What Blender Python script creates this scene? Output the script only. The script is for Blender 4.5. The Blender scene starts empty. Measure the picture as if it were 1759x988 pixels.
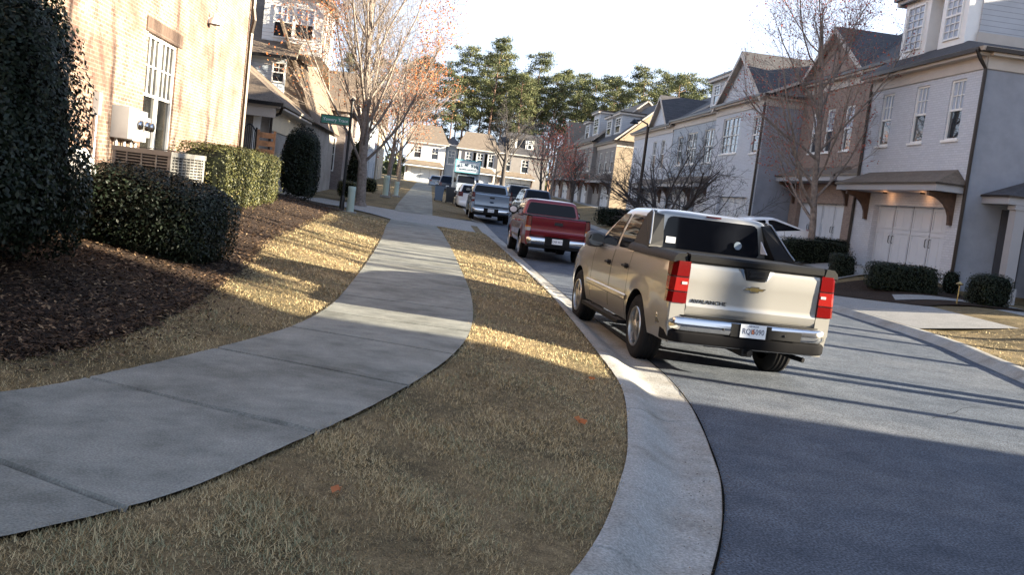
import bpy, math, random
import numpy as np
from math import radians, sin, cos, pi, sqrt, atan2
from mathutils import Vector, Matrix

# ------------------------------------------------------------------ camera, sky, sun, exposure
SC = bpy.context.scene
COL = SC.collection
CAM_F, CAM_P, CAM_R, CAM_H, CAM_YAW = 1650.0 / 1759.0, .0944, .1208, 1.82, .0985
cam_d = bpy.data.cameras.new('camera')
cam = bpy.data.objects.new('camera', cam_d)
COL.objects.link(cam)
cam_d.sensor_width = 36
cam_d.lens = 36 * CAM_F
cam_d.clip_start, cam_d.clip_end = .05, 3000
_cy, _sy = cos(CAM_YAW), sin(CAM_YAW)
_f = Vector((cos(CAM_P) * _sy, cos(CAM_P) * _cy, -sin(CAM_P)))
_u = Vector((sin(CAM_P) * _sy, sin(CAM_P) * _cy, cos(CAM_P)))
_r = Vector((_cy, -_sy, 0))
_ix = cos(CAM_R) * _r + sin(CAM_R) * _u
_iy = -sin(CAM_R) * _r + cos(CAM_R) * _u
_m = Matrix((_ix, _iy, -_f)).transposed().to_4x4()
_m.translation = (0, 0, CAM_H)
cam.matrix_world = _m
SC.camera = cam

SUN_AZ, SUN_EL = radians(-17), radians(14.2)      # azimuth from +x towards +y, elevation
sdir = Vector((cos(SUN_AZ) * cos(SUN_EL), sin(SUN_AZ) * cos(SUN_EL), sin(SUN_EL)))
W = bpy.data.worlds.new('World')
SC.world = W
W.use_nodes = True
wn = W.node_tree
wn.nodes.clear()
sky = wn.nodes.new('ShaderNodeTexSky')
sky.sky_type = 'NISHITA'
sky.sun_disc = False
sky.sun_elevation = SUN_EL
sky.sun_rotation = pi / 2 - SUN_AZ               # measured clockwise from +y
sky.air_density, sky.dust_density, sky.ozone_density = 1.0, .5, 4.0
bg = wn.nodes.new('ShaderNodeBackground')
bg.inputs['Strength'].default_value = .05
wo = wn.nodes.new('ShaderNodeOutputWorld')
# a bright thin veil of high cloud low in the sky, broken by soft noise
tcw = wn.nodes.new('ShaderNodeTexCoord'); sxw = wn.nodes.new('ShaderNodeSeparateXYZ'); wn.links.new(tcw.outputs['Generated'], sxw.inputs[0])
rw_ = wn.nodes.new('ShaderNodeValToRGB'); wn.links.new(sxw.outputs[2], rw_.inputs[0])
for p_, v_ in ((.10, .95), (.34, .95), (.60, .55)):
    e_ = rw_.color_ramp.elements.new(p_); e_.color = (v_, v_, v_, 1)
rw_.color_ramp.elements[0].color = (.9, .9, .9, 1); rw_.color_ramp.elements[-1].color = (.05, .05, .05, 1)
nw_ = wn.nodes.new('ShaderNodeTexNoise'); nw_.inputs['Scale'].default_value = 2.2; nw_.inputs['Detail'].default_value = 5; wn.links.new(tcw.outputs['Generated'], nw_.inputs['Vector'])
mr_ = wn.nodes.new('ShaderNodeMapRange'); mr_.inputs[1].default_value = .3; mr_.inputs[2].default_value = .65; mr_.inputs[3].default_value = .78; wn.links.new(nw_.outputs[0], mr_.inputs[0])
mm_ = wn.nodes.new('ShaderNodeMath'); mm_.operation = 'MULTIPLY'; wn.links.new(rw_.outputs[0], mm_.inputs[0]); wn.links.new(mr_.outputs[0], mm_.inputs[1])
mx_ = wn.nodes.new('ShaderNodeMix'); mx_.data_type = 'RGBA'; wn.links.new(mm_.outputs[0], mx_.inputs[0]); wn.links.new(sky.outputs[0], mx_.inputs[6]); mx_.inputs[7].default_value = (3.75, 4.25, 5.3, 1)
wn.links.new(mx_.outputs[2], bg.inputs[0])
wn.links.new(bg.outputs[0], wo.inputs[0])
sun_d = bpy.data.lights.new('sun', 'SUN')
sun_d.energy = 5.0
sun_d.angle = radians(.55)
sun_d.color = (1.0, .87, .66)
sun = bpy.data.objects.new('sun', sun_d)
COL.objects.link(sun)
sun.rotation_euler = sdir.to_track_quat('Z', 'Y').to_euler()
SC.view_settings.view_transform = 'Standard'
SC.view_settings.look = 'None'
SC.view_settings.exposure = 2.76
SC.view_settings.gamma = 1
SC.cycles.max_bounces = 6
SC.cycles.transparent_max_bounces = 8
SC.cycles.use_denoising = True
SC.cycles.sample_clamp_indirect = 6

# ------------------------------------------------------------------ materials
MATS = {}
def nodes_of(name):
    m = bpy.data.materials.new(name)
    m.use_nodes = True
    nt = m.node_tree
    return m, nt, nt.nodes['Principled BSDF']
def N(nt, t, **kw):
    n = nt.nodes.new(t)
    for k, v in kw.items():
        if hasattr(n, k): setattr(n, k, v)
        else: n.inputs[k].default_value = v
    return n
def L(nt, a, b): nt.links.new(a, b)
def rgb(c): return (c[0], c[1], c[2], 1)
def ramp(nt, fac, stops):
    r = N(nt, 'ShaderNodeValToRGB')
    el = r.color_ramp.elements
    el[0].position, el[0].color = stops[0][0], rgb(stops[0][1])
    el[1].position, el[1].color = stops[-1][0], rgb(stops[-1][1])
    for p, c in stops[1:-1]:
        e = el.new(p); e.color = rgb(c)
    L(nt, fac, r.inputs[0])
    return r.outputs[0]
def coords(nt, kind='Object', scale=(1, 1, 1)):
    tc = N(nt, 'ShaderNodeTexCoord')
    mp = N(nt, 'ShaderNodeMapping')
    mp.inputs['Scale'].default_value = scale
    L(nt, tc.outputs[kind], mp.inputs[0])
    return mp.outputs[0]
def noise(nt, vec, scale, detail=4, rough=.6):
    n = N(nt, 'ShaderNodeTexNoise')
    n.inputs['Scale'].default_value = scale
    n.inputs['Detail'].default_value = detail
    n.inputs['Roughness'].default_value = rough
    L(nt, vec, n.inputs['Vector'])
    return n.outputs['Fac']
def bump(nt, h, bsdf, strength=.3, dist=.02):
    b = N(nt, 'ShaderNodeBump')
    b.inputs['Strength'].default_value = strength
    b.inputs['Distance'].default_value = dist
    L(nt, h, b.inputs['Height'])
    L(nt, b.outputs[0], bsdf.inputs['Normal'])
def mixc(nt, fac, a, b, mode='MIX'):
    m = N(nt, 'ShaderNodeMix', data_type='RGBA', blend_type=mode)
    for s, v in ((0, fac), (6, a), (7, b)):
        if isinstance(v, (int, float)): m.inputs[s].default_value = v
        elif isinstance(v, tuple): m.inputs[s].default_value = rgb(v)
        else: L(nt, v, m.inputs[s])
    return m.outputs[2]
def plain(name, c, rough=.5, metal=0, coat=0, spec=.5, var=.0, vscale=3, bmp=0, bscale=40):
    m, nt, b = nodes_of(name)
    b.inputs['Roughness'].default_value = rough
    b.inputs['Metallic'].default_value = metal
    b.inputs['Coat Weight'].default_value = coat
    b.inputs['Coat Roughness'].default_value = .06
    b.inputs['Specular IOR Level'].default_value = spec
    b.inputs['Base Color'].default_value = rgb(c)
    if var or bmp:
        v = coords(nt)
        if var:
            f = noise(nt, v, vscale, 5)
            L(nt, ramp(nt, f, [(.3, tuple(x * (1 - var) for x in c)), (.7, tuple(min(1, x * (1 + var)) for x in c))]), b.inputs['Base Color'])
        if bmp: bump(nt, noise(nt, v, bscale, 3), b, bmp, .01)
    MATS[name] = m
    return m
def brick_mat(name, c1, c2, mortar, w=.21, h=.072, var=.35, stain=None, offset=.5, msize=.008, bstr=.5, rough=.85):
    m, nt, b = nodes_of(name)
    uv = coords(nt, 'UV')
    t = N(nt, 'ShaderNodeTexBrick')
    t.offset = offset
    for k, v in (('Scale', 1.0), ('Mortar Size', msize), ('Mortar Smooth', .15), ('Bias', 0), ('Brick Width', w), ('Row Height', h)):
        t.inputs[k].default_value = v
    t.inputs['Color1'].default_value, t.inputs['Color2'].default_value, t.inputs['Mortar'].default_value = rgb(c1), rgb(c2), rgb(mortar)
    L(nt, uv, t.inputs['Vector'])
    n1 = noise(nt, uv, .8, 5); n2 = noise(nt, uv, 14, 3)
    c = mixc(nt, var, t.outputs['Color'], ramp(nt, n2, [(.3, tuple(x * .55 for x in c1)), (.7, c2)]))
    if stain: c = mixc(nt, ramp(nt, n1, [(.42, (0, 0, 0)), (.7, (1, 1, 1))]), c, stain)
    L(nt, c, b.inputs['Base Color'])
    b.inputs['Roughness'].default_value = rough
    inv = N(nt, 'ShaderNodeMath', operation='SUBTRACT'); inv.inputs[0].default_value = 1
    L(nt, t.outputs['Fac'], inv.inputs[1])
    bump(nt, inv.outputs[0], b, bstr, .008)
    MATS[name] = m
    return m
def siding_mat(name, c, lap=.16, vertical=False):
    m, nt, b = nodes_of(name)
    uv = coords(nt, 'UV')
    sx = N(nt, 'ShaderNodeSeparateXYZ'); L(nt, uv, sx.inputs[0])
    d = N(nt, 'ShaderNodeMath', operation='DIVIDE'); L(nt, sx.outputs[0 if vertical else 1], d.inputs[0]); d.inputs[1].default_value = lap
    fr = N(nt, 'ShaderNodeMath', operation='FRACT'); L(nt, d.outputs[0], fr.inputs[0])
    n1 = noise(nt, uv, 1.2, 4)
    c0 = ramp(nt, n1, [(.3, tuple(x * .9 for x in c)), (.7, tuple(min(1, x * 1.05) for x in c))])
    gap = ramp(nt, fr.outputs[0], [(.0, (.35, .35, .35)), (.08, (1, 1, 1)), (.95, (1, 1, 1)), (1, (.6, .6, .6))])
    L(nt, mixc(nt, 1.0, c0, gap, 'MULTIPLY'), b.inputs['Base Color'])
    b.inputs['Roughness'].default_value = .6
    inv = N(nt, 'ShaderNodeMath', operation='SUBTRACT'); inv.inputs[0].default_value = 1
    L(nt, fr.outputs[0], inv.inputs[1])
    bump(nt, inv.outputs[0], b, .6, .02)
    MATS[name] = m
    return m
def leaf_mat(name, stops, rough=.45, spec=.4, trans=.15):
    m, nt, b = nodes_of(name)
    a = N(nt, 'ShaderNodeAttribute'); a.attribute_name = 'rnd'
    L(nt, ramp(nt, a.outputs['Fac'], stops), b.inputs['Base Color'])
    b.inputs['Roughness'].default_value = rough
    b.inputs['Specular IOR Level'].default_value = spec
    if trans:
        t = N(nt, 'ShaderNodeBsdfTranslucent')
        L(nt, ramp(nt, a.outputs['Fac'], stops), t.inputs[0])
        mx = N(nt, 'ShaderNodeMixShader'); mx.inputs[0].default_value = trans
        L(nt, b.outputs[0], mx.inputs[1]); L(nt, t.outputs[0], mx.inputs[2])
        L(nt, mx.outputs[0], nt.nodes['Material Output'].inputs[0])
    MATS[name] = m
    return m
def ground_mat(name, stops, scale=6, rough=.95, fine=None, bstr=.6, bscale=60, bdist=.03, stops2=None, scale2=.6, grain=.55):
    m, nt, b = nodes_of(name)
    v = coords(nt)
    n1 = noise(nt, v, scale, 8, .7)
    c = ramp(nt, n1, stops)
    if stops2:
        c = mixc(nt, ramp(nt, noise(nt, v, scale2, 4), [(.45, (0, 0, 0)), (.66, (1, 1, 1))]), c, ramp(nt, n1, stops2))
    if fine:
        n2 = noise(nt, v, fine, 2, .5)
        c = mixc(nt, grain, c, ramp(nt, n2, [(.35, (.2, .2, .2)), (.5, (.5, .5, .5)), (.65, (.85, .85, .85))]), 'OVERLAY')
    L(nt, c, b.inputs['Base Color'])
    b.inputs['Roughness'].default_value = rough
    b.inputs['Specular IOR Level'].default_value = .25
    bump(nt, noise(nt, v, bscale, 3, .7), b, bstr, bdist)
    MATS[name] = m
    return m

ground_mat('asphalt', [(.35, (.046, .058, .078)), (.65, (.082, .098, .124))], 2.2, .85, 62, 1.0, 75, .010, [(.35, (.066, .077, .096)), (.65, (.115, .127, .147))], .35, .85)
ground_mat('concrete', [(.34, (.118, .126, .116)), (.48, (.178, .187, .172)), (.66, (.235, .24, .218))], 1.9, .9, 85, .25, 150, .005, [(.34, (.082, .086, .076)), (.5, (.135, .14, .126)), (.66, (.20, .205, .185))], .9, .34)
ground_mat('gutter_concrete', [(.3, (.235, .238, .225)), (.7, (.32, .32, .305))], 3, .9, 70, .3, 90, .006, [(.35, (.185, .172, .148)), (.65, (.28, .265, .238))], 1.0, .4)
ground_mat('drive_concrete', [(.25, (.21, .21, .20)), (.75, (.29, .285, .275))], 2, .9, 70, .2, 90, .006)
plain('joint', (.010, .010, .009), 1, spec=0)
ground_mat('thatch', [(.25, (.075, .057, .03)), (.5, (.175, .132, .07)), (.75, (.27, .21, .115))], 9, .95, 90, .8, 90, .03, [(.3, (.05, .042, .022)), (.7, (.12, .095, .046))], .9)
ground_mat('mulch', [(.25, (.012, .008, .006)), (.5, (.038, .024, .016)), (.75, (.085, .052, .034))], 22, .95, 120, 1, 60, .05)
ground_mat('bare_soil', [(.3, (.09, .075, .05)), (.7, (.17, .14, .09))], 3)
leaf_mat('grass_blade', [(0, (.07, .052, .025)), (.2, (.25, .19, .10)), (.5, (.45, .35, .19)), (.78, (.64, .52, .30)), (.86, (.22, .22, .12)), (.95, (.30, .31, .19)), (1, (.66, .56, .36))], .8, .2, .12)
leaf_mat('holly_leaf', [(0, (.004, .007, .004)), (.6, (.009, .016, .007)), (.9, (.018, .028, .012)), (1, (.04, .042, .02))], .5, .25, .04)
leaf_mat('hedge_leaf', [(0, (.02, .024, .010)), (.5, (.052, .056, .018)), (.85, (.11, .105, .03)), (1, (.20, .14, .055))], .5, .3, .15)
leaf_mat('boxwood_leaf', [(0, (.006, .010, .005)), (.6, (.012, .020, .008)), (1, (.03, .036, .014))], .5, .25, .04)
leaf_mat('mulch_chip', [(0, (.012, .007, .005)), (.5, (.045, .027, .017)), (.85, (.11, .068, .04)), (1, (.28, .19, .11))], .85, .2, 0)
leaf_mat('pine_needle', [(0, (.04, .052, .026)), (.5, (.085, .10, .046)), (.85, (.15, .155, .07)), (1, (.23, .20, .10))], .6, .2, .22)
leaf_mat('orange_leaf', [(0, (.32, .085, .03)), (.5, (.50, .17, .05)), (.8, (.52, .25, .10)), (1, (.45, .10, .045))], .6, .3, .35)
leaf_mat('red_leaf', [(0, (.38, .07, .06)), (.5, (.58, .16, .11)), (1, (.60, .28, .17))], .6, .3, .35)
leaf_mat('russet_leaf', [(0, (.22, .05, .045)), (.5, (.38, .09, .065)), (1, (.48, .17, .10))], .6, .3, .3)
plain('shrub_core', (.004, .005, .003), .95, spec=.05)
plain('twig_shrub', (.05, .035, .022), .9)
plain('bark_grey', (.19, .155, .13), .85, var=.45, vscale=9, bmp=.6, bscale=25)
plain('bark_dark', (.055, .048, .045), .9, var=.4, vscale=9, bmp=.6, bscale=25)
plain('bark_pine', (.14, .085, .06), .9, var=.5, vscale=3, bmp=.6)
brick_mat('brick_buff', (.11, .052, .036), (.29, .21, .15), (.40, .36, .31), stain=(.11, .05, .035), var=.5, msize=.011)
brick_mat('brick_soldier', (.06, .032, .022), (.10, .06, .042), (.15, .125, .10), w=.072, h=.24, offset=0, var=.3)
brick_mat('brick_grey', (.25, .225, .20), (.36, .33, .29), (.40, .37, .33), stain=(.2, .17, .145), var=.4)
brick_mat('brick_dark', (.11, .09, .09), (.22, .185, .17), (.26, .23, .21), var=.4)
brick_mat('brick_brown', (.20, .135, .105), (.31, .22, .175), (.30, .26, .22), var=.4)
brick_mat('brick_tan', (.27, .21, .145), (.35, .28, .20), (.33, .28, .22), var=.3)
brick_mat('painted_brick', (.46, .48, .52), (.53, .55, .59), (.38, .40, .43), var=.12, bstr=.7, rough=.7)
brick_mat('painted_brick_cream', (.40, .40, .40), (.45, .45, .45), (.35, .35, .35), var=.12, bstr=.7, rough=.7)
plain('stucco_grey', (.25, .265, .30), .9, var=.12, vscale=2, bmp=.3, bscale=120)
siding_mat('siding_white', (.70, .68, .64)); siding_mat('siding_grey', (.40, .41, .43)); siding_mat('siding_tan', (.30, .26, .205))
siding_mat('siding_blue', (.30, .345, .40)); siding_mat('siding_taupe', (.20, .185, .175)); siding_mat('beadboard', (.66, .55, .38), .11, True)
brick_mat('shingle_brown', (.115, .085, .062), (.19, .145, .105), (.06, .045, .035), w=.3, h=.14, var=.45, msize=.006, bstr=.4)
brick_mat('shingle_dark', (.035, .034, .038), (.07, .066, .07), (.02, .02, .022), w=.3, h=.14, var=.4, msize=.006, bstr=.4)
brick_mat('shingle_tan', (.13, .10, .075), (.20, .16, .12), (.12, .09, .06), w=.3, h=.14, var=.4, msize=.006, bstr=.4)
plain('white_paint', (.74, .73, .70), .45, var=.04); plain('cream_trim', (.44, .39, .34), .55, var=.06); plain('grey_trim', (.30, .30, .31), .6)
plain('garage_white', (.50, .53, .57), .45, var=.04); plain('bronze_metal', (.035, .027, .022), .35, .5); plain('black_metal', (.012, .012, .013), .35, .3)
plain('dark_wood', (.075, .042, .026), .7, var=.4, vscale=8); plain('gate_wood', (.34, .175, .085), .7, var=.45, vscale=6); plain('shutter_dark', (.05, .05, .06), .6)
plain('brown_door', (.11, .055, .035), .5)
def glass_mat(name, c=(.02, .026, .032), rough=.03, spec=.9, blind=None):
    m, nt, b = nodes_of(name)
    b.inputs['Base Color'].default_value = rgb(c)
    b.inputs['Roughness'].default_value = rough
    b.inputs['Specular IOR Level'].default_value = spec
    b.inputs['Coat Weight'].default_value = 0 if name in ('car_glass', 'blind_glass', 'shade_glass') else .5
    b.inputs['Coat Roughness'].default_value = .01
    if blind:
        uv = coords(nt, 'UV'); sx = N(nt, 'ShaderNodeSeparateXYZ'); L(nt, uv, sx.inputs[0])
        w = N(nt, 'ShaderNodeMath', operation='MULTIPLY'); L(nt, sx.outputs[1], w.inputs[0]); w.inputs[1].default_value = 22
        fr = N(nt, 'ShaderNodeMath', operation='FRACT'); L(nt, w.outputs[0], fr.inputs[0])
        L(nt, ramp(nt, fr.outputs[0], [(.0, tuple(x * .5 for x in blind)), (.3, blind), (.9, blind), (1, tuple(x * .5 for x in blind))]), b.inputs['Base Color'])
    MATS[name] = m
    return m
glass_mat('window_glass'); glass_mat('blind_glass', spec=.15, blind=(.022, .022, .021)); glass_mat('shade_glass', (.02, .02, .018), spec=.2); glass_mat('car_glass', (.006, .007, .010), .03, .2); glass_mat('dark_glass', (.02, .018, .016))
def paint(name, c, metal=.55, rough=.32):
    m = plain(name, c, rough, metal, 1.0)
    return m
paint('champagne_paint', (.34, .33, .305)); paint('red_paint', (.17, .007, .011), .35, .3); paint('grey_paint', (.20, .25, .31), .5); paint('white_car', (.75, .76, .77), .0)
paint('navy_paint', (.02, .028, .05), .4); paint('black_paint', (.012, .013, .016), .3); paint('blue_grey_paint', (.12, .17, .24), .4)
plain('rubber', (.012, .012, .013), .9, spec=.2, bmp=.3, bscale=60); plain('trim_plastic', (.006, .0062, .007), .6, spec=.2, bmp=.15, bscale=200); plain('grey_plastic', (.085, .088, .095), .5)
plain('chrome', (.62, .62, .62), .14, 1.0); plain('alloy', (.48, .47, .45), .3, .9); plain('underbody', (.006, .006, .007), .9, spec=.1)
plain('red_lens', (.10, .002, .002), .15, 0, .8); plain('red_lens_bright', (.20, .008, .006), .2, 0, .8); plain('clear_lens', (.35, .35, .35), .1, 0, 1.0); plain('amber_lens', (.5, .16, .02), .12, 0, 1.0); plain('gold_badge', (.55, .40, .16), .25, .9)
plain('plate_white', (.72, .74, .76), .4); plain('plate_ink', (.05, .05, .09), .5); plain('peach_ink', (.75, .25, .10), .5); plain('decal_white', (.66, .68, .72), .5)
plain('sky_reflect_pane', (.34, .39, .47), .25); plain('sign_green', (.012, .16, .115), .4); plain('utility_green', (.36, .45, .40), .55, var=.06); plain('meter_grey', (.36, .36, .36), .45, .3, var=.06)  # the pale blue window pane colour is a painted sky reflection
plain('ac_beige', (.30, .29, .265), .5, .3, var=.06); plain('ac_dark', (.035, .034, .034), .7); plain('bin_blue', (.10, .15, .22), .5); plain('bin_dark', (.03, .035, .04), .5)
plain('truck_white', (.36, .42, .48), .4); plain('truck_teal', (.10, .30, .36), .4); plain('truck_ink', (.012, .03, .06), .6, spec=.1); plain('speaker_grey', (.6, .6, .6), .5)
# ------------------------------------------------------------------ mesh helpers
ORG = Vector((0, 0, 0))          # origin that world-space parts are measured from (the thing's base)
class MB:
    def __init__(s): s.v, s.f, s.m = [], [], []
    def poly(s, pts, m=0):
        i = len(s.v); s.v += [tuple(p) for p in pts]; s.f.append(tuple(range(i, i + len(pts)))); s.m.append(m); return s
    def grid(s, rows, m=0, close=False, flip=False):
        i = len(s.v); n = len(rows[0])
        for r in rows: s.v += [tuple(p) for p in r]
        for a in range(len(rows) - 1):
            for b in range(n if close else n - 1):
                q = (i + a * n + b, i + a * n + (b + 1) % n, i + (a + 1) * n + (b + 1) % n, i + (a + 1) * n + b)
                s.f.append(q[::-1] if flip else q); s.m.append(m)
        return s
    def box(s, x0, x1, y0, y1, z0, z1, m=0):
        return s.hexa([(x0, y0, z0), (x1, y0, z0), (x1, y1, z0), (x0, y1, z0)], [(x0, y0, z1), (x1, y0, z1), (x1, y1, z1), (x0, y1, z1)], m)
    def hexa(s, bot, top, m=0):
        n = len(bot); i = len(s.v); s.v += [tuple(p) for p in bot] + [tuple(p) for p in top]
        s.f.append(tuple(i + k for k in reversed(range(n)))); s.f.append(tuple(i + n + k for k in range(n))); s.m += [m, m]
        for k in range(n):
            s.f.append((i + k, i + (k + 1) % n, i + n + (k + 1) % n, i + n + k)); s.m.append(m)
        return s
    def fbox(s, F, u0, u1, z0, z1, d0, d1, m=0):
        p = lambda u, d, z: F(u, z, d)
        return s.hexa([p(u0, d0, z0), p(u1, d0, z0), p(u1, d1, z0), p(u0, d1, z0)], [p(u0, d0, z1), p(u1, d0, z1), p(u1, d1, z1), p(u0, d1, z1)], m)
    def tube(s, pts, rad, n=6, m=0, cap=True):
        pts = [Vector(p) for p in pts]
        if not isinstance(rad, (list, tuple)): rad = [rad] * len(pts)
        rows = []; t0 = (pts[1] - pts[0]).normalized()
        a = t0.orthogonal().normalized()
        for k, p in enumerate(pts):
            t = (pts[min(k + 1, len(pts) - 1)] - pts[max(k - 1, 0)])
            t = t.normalized() if t.length > 1e-9 else t0
            a = (a - t * a.dot(t)); a = a.normalized() if a.length > 1e-6 else t.orthogonal().normalized()
            b = t.cross(a)
            rows.append([p + (a * cos(2 * pi * j / n) + b * sin(2 * pi * j / n)) * rad[k] for j in range(n)])
        s.grid(rows, m, True)
        if cap: s.poly(rows[0][::-1], m); s.poly(rows[-1], m)
        return s
    def lathe(s, prof, M=None, n=16, m=0):
        """prof = [(radius, height)...] turned about local z, moved by matrix M"""
        M = M or Matrix()
        s.grid([[M @ Vector((r * cos(2 * pi * j / n), r * sin(2 * pi * j / n), z)) for j in range(n)] for r, z in prof], m, True)
        return s
    def extrude(s, pts, off, m=0):
        off = Vector(off); return s.hexa([Vector(p) for p in pts], [Vector(p) + off for p in pts], m)
    def build(s, name, mats, parent=None, smooth=False, angle=35, org=None, kind=None):
        me = bpy.data.meshes.new(name)
        o_ = ORG if org is None else org
        vs = np.array(s.v, dtype=np.float64).reshape(-1, 3) - np.array(o_)
        me.from_pydata(vs.tolist(), [], s.f)
        if isinstance(mats, str): mats = [mats]
        for mm in mats: me.materials.append(MATS[mm])
        if len(mats) > 1: me.polygons.foreach_set('material_index', s.m)
        me.update()
        add_uv(me, np.array(o_))
        if smooth:
            me.polygons.foreach_set('use_smooth', [True] * len(me.polygons))
            me.set_sharp_from_angle(angle=radians(angle))
        ob = bpy.data.objects.new(name, me)
        COL.objects.link(ob)
        if parent is not None: ob.parent = parent
        else: ob.location = o_
        if kind: ob['kind'] = kind
        return ob
def add_uv(me, o_):
    nl = len(me.loops); npoly = len(me.polygons)
    if not npoly: return
    nor = np.zeros(npoly * 3); me.polygons.foreach_get('normal', nor); nor = nor.reshape(-1, 3)
    ls = np.zeros(npoly, dtype=np.int32); me.polygons.foreach_get('loop_total', ls)
    li = np.zeros(nl, dtype=np.int32); me.loops.foreach_get('vertex_index', li)
    co = np.zeros(len(me.vertices) * 3); me.vertices.foreach_get('co', co); co = co.reshape(-1, 3) + o_
    t = np.stack([-nor[:, 1], nor[:, 0], np.zeros(npoly)], 1)
    ln = np.linalg.norm(t, axis=1); t[ln < .02] = (1, 0, 0); ln[ln < .02] = 1
    t /= ln[:, None]; b = np.cross(nor, t)
    rt = np.repeat(t, ls, 0); rb = np.repeat(b, ls, 0); P = co[li]
    uv = np.stack([(P * rt).sum(1), (P * rb).sum(1)], 1)
    u = me.uv_layers.new(name='UVMap'); u.data.foreach_set('uv', uv.ravel())
def tag(o, label=None, cat=None, group=None, kind=None):
    for k, v in (('label', label), ('category', cat), ('group', group), ('kind', kind)):
        if v: o[k] = v
    return o
def thing(name, loc, label, cat, group=None, rz=0):
    o = bpy.data.objects.new(name, None); COL.objects.link(o)
    o.empty_display_size = .2
    o.location = loc; o.rotation_euler.z = rz
    return tag(o, label, cat, group)
def copy_tree(o, parent=None):
    c = o.copy(); COL.objects.link(c)
    if parent is not None: c.parent = parent
    for ch in list(o.children): copy_tree(ch, c)
    return c
def relabel_parts(o, d):
    for ch in o.children:
        if ch.name.split('.')[0] in d: ch['label'] = d[ch.name.split('.')[0]]
def text_obj(name, body, size, M, mat, parent, ext=.004, sx=1.0, org=None, bold=0):
    """lettering lying in the local xy plane of M, centred"""
    cu = bpy.data.curves.new(name, 'FONT'); cu.body = body; cu.size = size; cu.extrude = ext
    cu.align_x = 'CENTER'; cu.align_y = 'CENTER'; cu.resolution_u = 2; cu.offset = bold
    to = bpy.data.objects.new(name + '_curve', cu); COL.objects.link(to)
    dg = bpy.context.evaluated_depsgraph_get()
    me = bpy.data.meshes.new_from_object(to.evaluated_get(dg))
    bpy.data.objects.remove(to)
    T = (Matrix.Translation(-(ORG if org is None else org)) @ M) @ Matrix.Diagonal((sx, 1, 1, 1))
    me.transform(T); me.name = name; me.materials.clear(); me.materials.append(MATS[mat])
    o = bpy.data.objects.new(name, me); COL.objects.link(o); o.parent = parent
    return o
def frame_m(p, xa, ya):
    xa = Vector(xa).normalized(); ya = Vector(ya); ya = (ya - xa * ya.dot(xa)).normalized(); za = xa.cross(ya)
    M = Matrix((xa, ya, za)).transposed().to_4x4(); M.translation = p; return M
def cards(name, P, size, mat, parent=None, nrm=None, aspect=.55, rng=None, kind=None, up=0, tri=False, rnd=None, org=None, jitter=.6):
    """many leaf-sized quads at points P (n,3); a per-leaf random value in attribute 'rnd' picks its own colour"""
    rng = rng or np.random.default_rng(1)
    P = np.asarray(P, float) - np.array(ORG if org is None else org); n = len(P)
    d = rng.normal(size=(n, 3)); d /= np.linalg.norm(d, axis=1)[:, None]
    if nrm is not None:
        d = nrm + d * jitter; d /= np.linalg.norm(d, axis=1)[:, None]
    a = np.cross(d, rng.normal(size=(n, 3))); a /= np.linalg.norm(a, axis=1)[:, None]
    b = np.cross(d, a)
    s = size * (.55 + 1.0 * rng.beta(1.6, 2.4, n))[:, None] if np.isscalar(size) else np.asarray(size)[:, None] * rng.uniform(.75, 1.25, n)[:, None]
    k = 4
    V = np.stack([P - a * s * .5, P + b * s * aspect * .5 + d * s * .06, P + a * s * .5, P - b * s * aspect * .5 + d * s * .06], 1).reshape(-1, 3)
    return raw_mesh(name, V, k, n, mat, parent, rng.random(n) if rnd is None else rnd, kind, org)
def raw_mesh(name, V, k, n, mat, parent, rnd, kind=None, org=None):
    me = bpy.data.meshes.new(name)
    me.vertices.add(n * k); me.vertices.foreach_set('co', V.ravel())
    me.loops.add(n * k); me.loops.foreach_set('vertex_index', np.arange(n * k, dtype=np.int32))
    me.polygons.add(n)
    me.polygons.foreach_set('loop_start', np.arange(0, n * k, k, dtype=np.int32))
    me.polygons.foreach_set('loop_total', np.full(n, k, dtype=np.int32))
    me.materials.append(MATS[mat]); me.update(); me.validate()
    at = me.attributes.new('rnd', 'FLOAT', 'FACE'); at.data.foreach_set('value', np.asarray(rnd, dtype=np.float32))
    o = bpy.data.objects.new(name, me); COL.objects.link(o)
    if parent is not None: o.parent = parent
    elif org is not None: o.location = org
    else: o.location = ORG
    if kind: o['kind'] = kind
    return o
def sstep(a, b, x):
    t = np.clip((np.asarray(x, float) - a) / (b - a), 0, 1); return t * t * (3 - 2 * t)
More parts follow.
